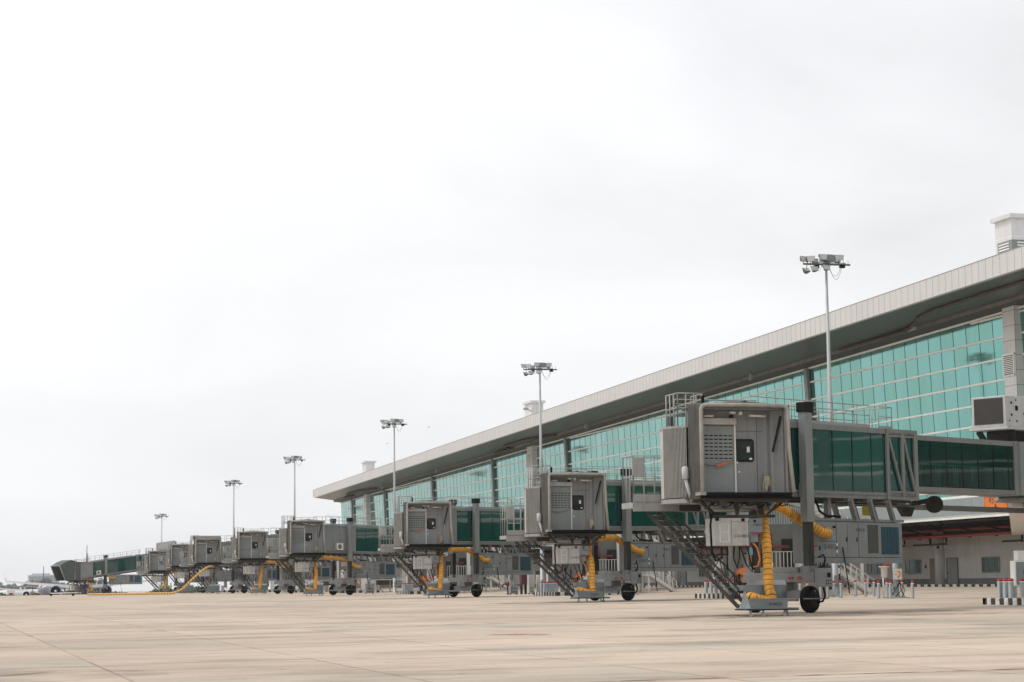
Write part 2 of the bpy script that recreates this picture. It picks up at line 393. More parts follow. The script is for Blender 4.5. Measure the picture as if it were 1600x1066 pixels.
def obj1(name, mb, mats, parent=None, loc=None, M=None, bevel=0.0):
    me = bpy.data.meshes.new(name)
    me.from_pydata([tuple((M @ p) if M is not None else p) for p in mb.v], [], mb.f)
    if not isinstance(mats, (list, tuple)): mats = [mats]
    for k in mats: me.materials.append(MAT[k])
    me.polygons.foreach_set('material_index', mb.mi); me.polygons.foreach_set('use_smooth', mb.sm)
    bm = bmesh.new(); bm.from_mesh(me); bmesh.ops.recalc_face_normals(bm, faces=bm.faces); bm.to_mesh(me); bm.free()
    me.update()
    o = bpy.data.objects.new(name, me); link(o, parent)
    if loc is not None: o.location = loc
    if bevel:
        bv = o.modifiers.new('bevel', 'BEVEL'); bv.width = bevel; bv.segments = 2; bv.limit_method = 'ANGLE'
    return o
def tag(o, label, cat, group=None, kind=None):
    if label: o['label'] = label
    if cat: o['category'] = cat
    if group: o['group'] = group
    if kind: o['kind'] = kind
    return o
def thing(name, label, cat, loc, rotz=0.0, group=None):
    o = bpy.data.objects.new(name, None); o.empty_display_size = 0.3; link(o)
    o.location = loc; o.rotation_euler = (0, 0, rotz); return tag(o, label, cat, group)
def copy_tree(o, parent=None):
    c = o.copy(); COL.objects.link(c); c.parent = parent
    for ch in [q for q in list(bpy.data.objects) if q.parent == o]: copy_tree(ch, c)
    return c
def text_obj(body, size, M, matname, parent, name='lettering', depth=0.004, align='LEFT'):
    cu = bpy.data.curves.new('lettering', 'FONT'); cu.body = body; cu.size = size; cu.extrude = depth; cu.align_x = align
    cu.resolution_u = 2
    tmp = bpy.data.objects.new('tmp_text', cu); COL.objects.link(tmp)
    dg = bpy.context.evaluated_depsgraph_get(); me = bpy.data.meshes.new_from_object(tmp.evaluated_get(dg))
    bpy.data.objects.remove(tmp); bpy.data.curves.remove(cu)
    me.transform(M); me.materials.clear(); me.materials.append(MAT[matname])
    o = bpy.data.objects.new(name, me); return link(o, parent)
def Mx(x, y, o): # matrix from text-x direction, text-y direction, origin
    x = Vector(x).normalized(); y = Vector(y).normalized(); z = x.cross(y)
    mm = Matrix((x, y, z)).transposed().to_4x4(); mm.translation = Vector(o); return mm
def lerp(a, b, t): return a+(b-a)*t

# ------------------------------------------------------------------ ground height
YS = [-60,0,30,82,130,177,235,285,323,380,430,494,560,744,900,1e9]
ZS = [-.3,-.2,-.13,.10,.30,.40,.50,.59,.66,.72,.66,.0,-.7,-1.9,-3,-3]
def gz(X, Y):
    z = ZS[-1]
    if Y <= YS[0]: z = ZS[0]
    else:
        for i in range(len(YS)-1):
            if YS[i] <= Y <= YS[i+1]: z = lerp(ZS[i], ZS[i+1], (Y-YS[i])/(YS[i+1]-YS[i])); break
    z += .006*(max(-30, min(X, 50))-50)
    t = min(1, max(0, (X-60)/28)); return z + .5*t*t*(3-2*t)

def build_ground():
    xs = [-6000,-2500,-1000,-400,-150]+[-100+5*i for i in range(44)]+[122,150,250,500,1200,3000,6000]
    ys = [-300,-120,-60]+[-50+5*i for i in range(110)]+[510+20*i for i in range(22)]+[960,1100,1500,2500,5000,9000]
    mb = MB(); nx = len(xs)
    for y in ys:
        for x in xs: mb.v.append(Vector((x, y, gz(x, y))))
    for j in range(len(ys)-1):
        for i in range(nx-1):
            a = j*nx+i; mb.f.append([a, a+1, a+nx+1, a+nx]); mb.mi.append(0); mb.sm.append(True)
    o = obj('ground', mb, 'apron'); tag(o, None, None, None, 'structure')
    mb = MB(); mb.add([(-5500,800,-2.3),(5500,800,-2.3),(5500,900,-2.9),(-5500,900,-2.9),(5500,8500,-2.9),(-5500,8500,-2.9)], [(0,1,2,3),(3,2,4,5)])
    tag(obj('grass_field', mb, 'grass'), None, None, None, 'structure')
build_ground()
def strip(name, pts, wdt, mname, label, cat, dz=0.006, n=20):
    """painted, rubber or shade mark following the ground"""
    mb = MB(); vs_ = []
    for k in range(n+1):
        t = k/n*(len(pts)-1); i = min(int(t), len(pts)-2); a = Vector((*pts[i],0)); b = Vector((*pts[i+1],0)); p = a.lerp(b, t-i)
        d = (b-a).normalized(); nn = Vector((-d.y, d.x, 0))*wdt/2*(0.6+0.4*math.sin(math.pi*k/n))
        for q in (p-nn, p+nn): vs_.append((q.x, q.y, gz(q.x, q.y)+dz))
    mb.add(vs_, [(2*k, 2*k+1, 2*k+3, 2*k+2) for k in range(n)])
    o = obj(name, mb, mname)
    if label: tag(o, label, cat, None, None)
    o['kind'] = 'structure'
    return o
strip('paint_marking', [(16.9,61.7),(17.6,61.2)], 1.2, 'paint_mark_white', None, None)
strip('paint_marking', [(17.3,61.9),(18.7,60.4)], 1.1, 'paint_mark_red', None, None, 0.011)
strip('paint_marking', [(18.7,60.2),(19.3,59.7)], 0.7, 'paint_mark_white', None, None)
flat_paint('joint_seal', (0.10, 0.075, 0.05), 0.9, 1.5)
strip('expansion_joint', [(-6,33.9),(20,33.75),(46,33.6)], 0.17, 'joint_seal', None, None, n=40)
strip('expansion_joint', [(-12,75.7),(20,75.6),(60,75.6)], 0.25, 'joint_seal', None, None, n=60)
strip('stain', [(-9,64),(-4,62),(3,63)], 9.0, 'grime_light', None, None, 0.004, n=40)
strip('stain', [(-1,44),(2,42),(3.5,40)], 6.0, 'grime_light', None, None, 0.004, n=40)
strip('stain', [(28,78),(36,80),(44,82)], 6.0, 'grime_shade', None, None, 0.004, n=40)  # these three: grime with painted contact shade under the nearest bridges
strip('stain', [(36,126),(44,128),(52,130)], 8.0, 'grime_shade', None, None, 0.004, n=40)
strip('stain', [(38,174),(46,176),(54,178)], 9.0, 'grime_shade', None, None, 0.004, n=40)
strip('tyre_mark', [(24.5,75.5),(29,73.5),(33,70.5)], 0.6, 'tyre_mark', None, None)
strip('tyre_mark', [(30,73.2),(34,69.0),(36,65.5)], 0.5, 'tyre_mark', None, None)
strip('tyre_mark', [(33.5,76.5),(38,74.5),(42,74)], 0.7, 'tyre_mark', None, None)
strip('tyre_mark', [(20,105),(27,103),(34,104)], 0.8, 'tyre_mark', None, None)
strip('tyre_mark', [(36,118),(41,117),(48,119)], 1.0, 'tyre_mark', None, None)
strip('tyre_mark', [(21,150),(28,148),(38,149)], 1.4, 'tyre_mark', None, None)
strip('paint_marking', [(24,170),(30,170)], 1.2, 'paint_mark_red', None, None)
strip('tyre_mark', [(33,170),(40,168),(49,169)], 1.6, 'tyre_mark', None, None)
strip('tyre_mark', [(36,222),(44,220),(52,222)], 2.0, 'tyre_mark', None, None)

# ------------------------------------------------------------------ terminal building
XG = 90.0; XR = 82.0; Y0, Y1 = -70.0, 440.5
def z_glass(Y): return 24.08-(Y-156.34)*.01567
def z_roof(Y): return 27.1-(Y-139)*.0165
TH = 1.72
term = thing('terminal_building', 'long airport terminal with sloping grey roof overhang above a green glass curtain wall', 'terminal', (XG, 155.0, gz(XG,155)))
TB = Vector((XG, 155.0, gz(XG,155)))
TM = Matrix.Translation(-TB)
def tobj(name, mb, mats, parent=term, bevel=0.0, lean=0.0):
    Sh = Matrix.Identity(4); Sh[0][2] = -lean; Sh[0][3] = lean*8.81
    return obj(name, mb, mats, parent, M=TM @ Sh, bevel=bevel)
LEAN = 0.042
ZB = 8.81
levels = [18.47+1.812*k for k in range(-5, 4)]      # 9.41 .. 23.9
cols = [195.5-40.7*k for k in range(1, 7)][::-1]+[195.5,236.7,278.4,317.3,357.3,396.5,427.6]
edges = [Y0]+[c for c in cols if Y0 < c < Y1]+[Y1]
for i in range(len(edges)-1):
    a, b = edges[i], edges[i+1]
    mb = MB(); mb.add([(XG,a,ZB),(XG,b,ZB),(XG,b,z_glass(b)),(XG,a,z_glass(a))], [(0,3,2,1)])
    tobj('glass_wall', mb, 'glass_facade', lean=LEAN)
    mb = MB()
    for lv in levels:
        e = b
        if z_glass(b) < lv+0.1:
            e = 156.34+(24.08-lv-0.1)/.01567
            if e <= a+0.5: continue
        mb.box(XG-0.09, a+0.01, lv-0.08, XG-0.002, min(e,b)-0.01, lv+0.08)
    mb.beam((XG-0.07,a,z_glass(a)+0.08),(XG-0.07,b,z_glass(b)+0.08),0.14,0.16)
    mb.box(XG-0.13, a, ZB-0.12, XG-0.003, b, ZB+0.10)
    tobj('glazing_bar', mb, 'mullion_white', lean=LEAN)
    mb = MB(); k = math.ceil((a-155.0)/2.353)
    while 155.0+k*2.353 < b-0.1:
        y = 155.0+k*2.353; mb.box(XG-0.022, y-0.017, ZB+0.1, XG-0.001, y+0.017, z_glass(y)); k += 1
    tobj('glass_joint', mb, 'mullion_dark', lean=LEAN)
for c in cols:
    if c < Y0+5 or abs(c-155) < 3: continue
    mb = MB(); mb.box(XG-0.42, c-0.38, ZB+0.11, XG-0.10, c+0.38, z_glass(c)+0.1); tobj('column', mb, 'facade_column', lean=LEAN)
# end wall of the glass
mb = MB(); mb.add([(XG,Y1,ZB),(XG+40,Y1,ZB),(XG+40,Y1,z_glass(Y1)),(XG,Y1,z_glass(Y1))], [(0,1,2,3)]); tobj('glass_wall', mb, 'glass_facade')
# fascia, soffit, roof
YE = 432.7; YEG = 441.6
mb = MB(); ys = [Y0-10+i*(YE-Y0+10)/50 for i in range(51)]
vs_ = []
for y in ys: vs_ += [(XR,y,z_roof(y)), (XR,y,z_roof(y)-TH), (XR+0.5,y,z_roof(y)-TH), (XR+0.5,y,z_roof(y))]
fs = []
for i in range(50):
    for j in range(4): fs.append((4*i+j, 4*i+(j+1)%4, 4*i+4+(j+1)%4, 4*i+4+j))
fs += [(0,1,2,3), (200,203,202,201)]
mb.add(vs_, fs); tobj('fascia', mb, 'fascia')
mb = MB(); y = Y0
while y < YE-0.3:
    mb.box(XR-0.004, y-0.018, z_roof(y)-TH+0.01, XR+0.01, y+0.018, z_roof(y)-0.02); y += 1.12
mb.beam((XR-0.006,Y0,z_roof(Y0)-0.05),(XR-0.006,YE,z_roof(YE)-0.05),0.015,0.05)
tobj('fascia_joint', mb, 'fascia_joint')
def yend(X): return YE+(X-XR)*(YEG-YE)/(XG-XR)
SX = 87.7; SZ = lambda X, Y: lerp(z_roof(Y)-TH+0.02, z_glass(Y)+0.50, (X-XR)/(XG-XR))
mb = MB()
def sof(mb, xa, xb, za=0.0, zb=0.0, mi=0):
    n = 40; v = []
    for i in range(n+1):
        for X, dz in ((xa,za),(xb,zb)):
            Y = Y0+(yend(X)-Y0)*i/n; v.append((X, Y, SZ(X,Y)+dz))
    mb.add(v, [(2*i,2*i+1,2*i+3,2*i+2) for i in range(n)], mi)
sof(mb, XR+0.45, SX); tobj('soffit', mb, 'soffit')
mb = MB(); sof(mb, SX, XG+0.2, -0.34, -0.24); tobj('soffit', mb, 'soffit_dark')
mb = MB()
for a, b in ((Y0, 166.0), (170.0, 291.0), (299.0, 409.0), (417.0, yend(SX))):
    if a > 160:
        mb.beam((SX-0.02, a, SZ(SX,a)-0.17), (SX-0.02, b, SZ(SX,b)-0.17), 0.10, 0.34)
        k = a
        while k < b:
            mb.box(SX-0.10, k, SZ(SX,k)-0.40, SX-0.02, k+0.10, SZ(SX,k)-0.02); k += 2.2
mb.beam((SX-0.02, 60, SZ(SX,60)-0.17), (SX-0.02, 168, SZ(SX,168)-0.17), 0.10, 0.34)
tobj('cable_tray', mb, 'soffit_edge')
mb = MB()
mb.tube([(SX-0.15,184,SZ(SX,184)-0.1),(SX-0.25,174,SZ(SX,174)-0.22),(SX-0.4,169,SZ(SX,169)-0.2),(SX-1.2,166,SZ(SX-1.2,166)-0.15),(SX-2.2,163.5,SZ(SX-2.2,163.5)-0.12),(SX-3.0,159,SZ(SX-3,159)-0.12),(SX-3.1,150,SZ(SX-3.1,150)-0.1),(SX-3.1,135,SZ(SX-3.1,135)-0.1),(SX-3.1,115,SZ(SX-3.1,115)-0.1)], 0.14, 6)
for yy in (293.4, 411.0):
    mb.tube([(SX-0.2,yy+16,SZ(SX,yy+16)-0.2),(SX-0.3,yy+8,SZ(SX,yy+8)-0.3),(SX-0.5,yy+6.5,SZ(SX,yy+6)-0.25),(SX-1.8,yy+5.5,SZ(SX-1.8,yy+5)-0.2),(SX-2.0,yy+2,SZ(SX-2,yy)-0.2),(SX-2.0,yy-7,SZ(SX-2,yy-7)-0.2),(SX-0.3,yy-16,SZ(SX,yy-16)-0.2)], 0.17, 6)
tobj('cable_bundle', mb, 'bundle')
mb = MB()
for yy in (205.0, 262.0, 345.0, 388.0):
    mb.box(SX-0.9, yy, SZ(SX-0.7,yy)-0.75, SX-0.6, yy+0.3, SZ(SX-0.7,yy)); mb.tube([(SX-0.75,yy+.15,SZ(SX,yy)-0.7),(SX-0.2,yy+.15,SZ(SX,yy)-0.5)],0.04,6)
tobj('soffit_camera', mb, 'galv')
mb = MB(); n = 40; v = []
for i in range(n+1):
    for X in (XR+0.5, XG, XG+14, XG+40):
        Y = Y0-10+(min(yend(min(X,XG)),YEG)-Y0+10)*i/n; v.append((X, Y, z_roof(Y)-0.15+(X-XR)*0.015))
mb.add(v, [(4*i+j,4*i+j+1,4*i+5+j,4*i+4+j) for i in range(n) for j in range(3)]); tobj('roof', mb, 'roof_metal')
mb = MB(); mb.beam((XR,YE,z_roof(YE)-TH/2),(XG,YEG,z_roof(YEG)-TH/2),0.3,TH-0.04); mb.box(XG,YEG-0.3,z_glass(YEG)+0.3,XG+40,YEG,z_roof(YEG)); tobj('fascia', mb, 'fascia')
# service pylons through the roof, with louvres
def pylon(y0, wY, ztop, lou):
    y1 = y0+wY; X0 = XG-1.2
    mb = MB(); mb.box(X0, y0, ZB-1.6, XG-0.14, y1, SZ(X0,y0)+0.3)
    p = tobj('pylon', mb, 'pylon', bevel=0.02)
    mb = MB(); z = ZB
    while z < SZ(X0,y0)-0.2:
        mb.box(X0-0.004, y0-0.004, z-0.02, XG-0.15, y1+0.004, z+0.02); z += 1.27
    mb.box(X0-0.005, y0-0.005, ZB, X0+0.02, y0+0.02, SZ(X0,y0))
    tobj('panel_joint', mb, 'fascia_joint', p)
    a = y0-0.35; b = y1+0.35; xa = XG-1.35; xb = XG+0.45
    mb = MB(); mb.box(xa, a, z_roof(y0)-0.6, xb, b, ztop-0.35); mb.box(xa-0.28, a-0.28, ztop-0.35, xb+0.28, b+0.28, ztop)
    c = tobj('chimney', mb, 'pylon')
    mb = MB()
    for k in range(9):
        z = ztop-4.4+k*0.24
        mb.box(xa-0.03, a+0.5, z, xa-0.001, b-0.5, z+0.10); mb.box(xa+0.5, a-0.03, z, xb-0.5, a-0.001, z+0.10)
    for z in (ztop-1.9,): mb.box(xa-0.006, a-0.006, z-0.02, xb, b, z+0.02)
    tobj('louvre', mb, 'mullion_white', c)
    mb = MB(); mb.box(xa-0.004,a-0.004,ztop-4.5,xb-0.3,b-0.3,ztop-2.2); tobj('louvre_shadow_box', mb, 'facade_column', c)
    if lou:
        z0, z1 = lou
        mb = MB(); mb.box(X0-0.12, y0+0.15, z0, X0-0.006, y1-0.12, z1); l = tobj('louvre', mb, 'grey_grille', p)
        mb = MB()
        for yy in (y0+0.10, y1-0.17): mb.box(X0-0.17, yy, z0-0.06, X0-0.01, yy+0.10, z1+0.06)
        for zz in (z0-0.08, z1-0.02): mb.box(X0-0.175, y0+0.10, zz, X0-0.012, y1-0.07, zz+0.10)
        k = z0+0.12
        while k < z1-0.05: mb.box(X0-0.16, y0+0.2, k, X0-0.11, y1-0.17, k+0.07); k += 0.155
        tobj('louvre_frame', mb, 'mullion_white', p)
pylon(152.6, 2.0, 32.2, (18.6, 20.35))
pylon(293.3, 3.0, 28.95, (19.0, 21.0))
pylon(410.8, 2.8, 27.1, None)
mb = MB(); mb.tube([(XG-1.5,292.6,27.3),(XG-2.3,292.2,27.5)],0.07,6); mb.box(XG-2.9,291.8,27.4,XG-2.2,292.3,27.75); tobj('roof_camera', mb, 'galv')
# grey band, canopy and ground floor wall
mb = MB(); mb.box(XG-0.12, Y0, 7.2, XG+0.2, Y1, ZB-0.125); tobj('band', mb, 'band_grey')
mb = MB(); y = Y0
while y < Y1: mb.box(XG-0.126, y-0.02, 7.22, XG-0.1, y+0.02, ZB-0.14); y += 7.06
tobj('band_joint', mb, 'wall_plinth')
mb = MB(); mb.box(XG-0.01, Y0, gz(XG,150)-3.0, XG+0.3, Y1, 7.19); tobj('wall', mb, 'wall_white')
mb = MB(); mb.box(XG-0.035, Y0, gz(XG,150)-2.5, XG-0.012, Y1, gz(XG,160)+0.72); tobj('plinth', mb, 'wall_plinth')
mb = MB(); y = Y0; XC = 84.2
v = []; f_ = []
ky = []
while y < Y1:
    ky += [(y,0.0),(y+0.42,0.0),(y+0.50,0.08),(y+0.62,0.08)]; y += 0.70
for (yy, dz) in ky: v += [(XC,yy,6.62+dz),(XG-0.13,yy,7.16+dz*0.4)]
mb.add(v, [(2*i,2*i+1,2*i+3,2*i+2) for i in range(len(ky)-1)]); tobj('canopy_roof', mb, 'canopy_metal')
mb = MB(); mb.box(XC-0.06, Y0, 6.50, XC-0.005, Y1, 6.67); tobj('canopy_edge', mb, 'mullion_white')
mb = MB(); mb.add([(XC+0.02,Y0,6.56),(XG-0.05,Y0,7.06),(XG-0.05,Y1,7.06),(XC+0.02,Y1,6.56)], [(0,1,2,3)]); tobj('canopy_ceiling', mb, 'under_dark')  # dark sheet carrying the shade under the canopy roof in its colour
mb = MB(); mb.box(XG-0.06, Y0, 5.45, XG-0.012, Y1, 7.0); tobj('upper_wall', mb, 'blockwork_shaded')  # brown block strip, darkened to carry the shade under the canopy
mb = MB()
y = Y0+3
while y < Y1:
    mb.beam((XC+0.05,y,6.42),(XG-0.14,y,6.95),0.16,0.30); mb.beam((XC+0.3,y,6.2),(XG-0.14,y,5.2),0.10,0.10); y += 4.7
mb.box(XC+0.2,Y0,6.25,XC+0.4,Y1,6.45); mb.box(XC+2.6,Y0,6.35,XC+2.75,Y1,6.6); mb.box(XC+4.2,Y0,6.0,XC+4.6,Y1,6.4)
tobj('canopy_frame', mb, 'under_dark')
mb = MB()
for yy in range(-60, 436, 8):
    if (yy//8) % 5 == 4: continue
    mb.beam((XG-2.2,yy,5.2),(XG-2.2,yy,4.75),0.14,0.14); mb.beam((XG-2.2,yy,4.62),(XG-2.2,yy+6.2,4.62),0.14,0.16); mb.beam((XG-2.2,yy+3,5.6),(XG-2.2,yy+3,4.5),0.16,0.2)
    mb.lathe([(0,0.16),(0.25,0.10)],(XG-2.2,yy+1.6,4.25),n=8)
tobj('pipe_bracket', mb, 'under_dark')
mb = MB(); mb.tube([(XG-2.3,Y0,5.32),(XG-2.3,Y1,5.32)],0.16,8); mb.tube([(XG-1.2,Y0,5.9),(XG-1.2,Y1,5.9)],0.13,8)
for yy in (186.0, 262.0, 338.0): mb.tube([(XG-2.3,yy,5.3),(XG-2.3,yy,3.4),(XG-2.3,yy-4.5,3.4)],0.14,8)
tobj('fire_pipe', mb, 'pipe_red')
def wall_window(y0, y1, z0, z1):
    mb = MB(); mb.box(XG-0.10, y0, z0, XG-0.045, y1, z1); w_ = tobj('window', mb, 'glass_green')
    mb = MB()
    for yy in (y0-0.06, y0+(y1-y0)*0.26, y0+(y1-y0)*0.72, y1): mb.box(XG-0.13, yy, z0, XG-0.05, yy+0.06, z1)
    for zz in (z0-0.06, z1): mb.box(XG-0.131, y0-0.06, zz, XG-0.051, y1+0.06, zz+0.06)
    tobj('frame', mb, 'band_grey', w_)
def wall_door(y0, y1, z0, z1):
    mb = MB(); mb.box(XG-0.08, y0, z0, XG-0.04, y1, z1); d = tobj('door', mb, 'panel_grey')
    mb = MB(); mb.box(XG-0.12, y0-0.1, z0, XG-0.041, y0, z1+0.08); mb.box(XG-0.12, y1, z0, XG-0.041, y1+0.1, z1+0.08); mb.box(XG-0.121, y0, z1, XG-0.042, y1, z1+0.08)
    tobj('frame', mb, 'wall_plinth', d)
    mb = MB(); mb.box(XG-0.14, y1-0.35, z0+1.1, XG-0.081, y1-0.12, z0+1.16); tobj('handle', mb, 'black', d)
G0 = gz(XG, 165)
for base in (0.0, 22.5, 45.0, 67.5, 90.0, 120.0, 150.0, 180.0, 210.0):
    g_ = gz(XG, 160+base)
    wall_window(158.7+base, 161.6+base, g_+1.25, g_+2.5)
    wall_window(173.1+base, 176.1+base, g_+1.25, g_+2.45)
    wall_door(166.1+base, 168.0+base, g_+0.1, g_+2.5)
    mb = MB(); mb.box(XG-0.06, 169.9+base, g_+0.05, XG-0.036, 171.4+base, g_+2.55); tobj('blocked_doorway', mb, 'stone_infill')
    mb = MB(); mb.lathe([(g_-0.5,0.55),(7.0,0.55)],(XG-0.1,169.1+base,0),n=20); tobj('round_pier', mb, 'wall_white')
    mb = MB(); mb.box(XG-0.12,172.0+base,g_+1.7,XG-0.04,172.25+base,g_+1.95); mb.tube([(XG-0.1,172.1+base,g_+1.9),(XG-0.1,172.1+base,g_+2.3)],0.02,5); tobj('wall_fitting', mb, 'grey_grille')
# pavement along the wall with black and white kerb
mb = MB(); ysn = [Y0+i*10 for i in range(52)]; v = []
for y in ysn: v += [(87.6,y,gz(88,y)+0.20),(89.97,y,gz(88,y)+0.20)]
mb.add(v, [(2*i,2*i+1,2*i+3,2*i+2) for i in range(51)]); o = obj('pavement', mb, 'wall_white'); tag(o, None, None, None, 'structure')
mb = MB(); y = 20.0; k = 0
while y < 436:
    z = gz(87.5,y); mb.box(87.35, y, z-0.1, 87.6, y+0.66, z+0.205, k % 2); y += 0.665; k += 1
o = obj('kerb', mb, ['hazard_black','kerb_white']); tag(o, None, None, None, 'structure')
# the orange stand sign on the band
sg = thing('stand_sign', 'orange stand sign reading 45W with a down arrow on the terminal band', 'sign', (XG-0.2, 158.6, 8.0))
mb = MB(); mb.box(-0.06, -2.0, -0.66, 0.06, 2.0, 0.62); obj('board', mb, 'sign_orange', sg)
text_obj('45W', 0.95, Mx((0,-1,0),(0,0,1),(-0.065,1.15,0.0)), 'text_dark', sg)
mb = MB(); k = -1.9
while k < 1.9: mb.box(-0.068,k,0.50,-0.061,k+0.16,0.55); mb.box(-0.068,k,-0.60,-0.061,k+0.16,-0.55); k += 0.3
k = -0.5
while k < 0.5: mb.box(-0.068,-1.9,k,-0.061,-1.84,k+0.14); mb.box(-0.068,1.84,k,-0.061,1.9,k+0.14); k += 0.28
obj('dashed_border', mb, 'text_dark', sg)
mb = MB(); mb.box(-0.068,-0.1,-0.30,-0.061,0.1,-0.05); mb.prism([(-0.30,-0.28),(0.30,-0.28),(0,-0.52)], 0.061, 0.068, M=Matrix(((0,0,-1,0),(1,0,0,0),(0,1,0,0),(0,0,0,1))))
obj('arrow', mb, 'text_dark', sg)

# ------------------------------------------------------------------ jet bridges
PHI = R(27)
def hose_mesh(pts, r, pitch=0.21, n=12, wob=0.0):
    """ribbed duct hose along a smooth path with dark wire bands"""
    P = [Vector(p) for p in pts]; out_ = []
    for i in range(len(P)-1):
        p0 = P[max(i-1,0)]; p1 = P[i]; p2 = P[i+1]; p3 = P[min(i+2,len(P)-1)]
        L = (p2-p1).length; k = max(2, int(L/0.03))
        for j in range(k):
            t = j/k
            out_.append(0.5*((2*p1)+(p2-p0)*t+(2*p0-5*p1+4*p2-p3)*t*t+(3*p1-p0-3*p2+p3)*t*t*t))
    out_.append(P[-1])
    # resample
    d = [0.0]
    for i in range(1, len(out_)): d.append(d[-1]+(out_[i]-out_[i-1]).length)
    tot = d[-1]
    def at(s_):
        s_ = max(0, min(tot, s_)); lo = 0; hi = len(d)-1
        while hi-lo > 1:
            mid = (lo+hi)//2
            if d[mid] <= s_: lo = mid
            else: hi = mid
        q = (s_-d[lo])/max(1e-6, d[hi]-d[lo]); return out_[lo].lerp(out_[hi], q)
    pp = []; rr = []; mm = []; s_ = 0.0
    while s_ < tot:
        for off, rad, mi in ((0.0,1.0,0),(pitch*0.30,1.05,0),(pitch*0.6,1.05,0),(pitch*0.87,1.0,1)):
            if s_+off < tot: pp.append(at(s_+off)); rr.append(r*rad*(1+wob*math.sin(9.1*(s_+off)))); mm.append(mi)
        s_ += pitch
    pp.append(at(tot)); rr.append(r)
    mb = MB(); mb.tube(pp, rr, n, mis=mm); return mb

def rail(mb, pts, h, r=0.025, step=1.1, mid=True, M=None):
    for i in range(len(pts)-1):
        a = Vector(pts[i]); b = Vector(pts[i+1]); L = (b-a).length
        mb.tube([a+Vector((0,0,h)), b+Vector((0,0,h))], r, 6, M=M)
        if mid: mb.tube([a+Vector((0,0,h*0.55)), b+Vector((0,0,h*0.55))], r*0.8, 6, M=M)
        n = max(1, round(L/step))
        for k in range(n+1):
            p = a.lerp(b, k/n); mb.tube([p, p+Vector((0,0,h))], r, 6, M=M)

def logo(parent, M, s):
    mb = MB(); mb.box(-0.5*s,-0.09*s,0,0.0*s,0.09*s,0.006,M=M@Matrix.Rotation(R(45),4,'Z')); mb.box(-0.09*s,0.14*s,0,0.09*s,0.5*s,0.006,M=M@Matrix.Rotation(R(45),4,'Z')); mb.box(0.06*s,-0.3*s,0,0.2*s,0.1*s,0.006,M=M@Matrix.Rotation(R(45),4,'Z'))
    return obj('emblem', mb, 'logo_blue', parent)

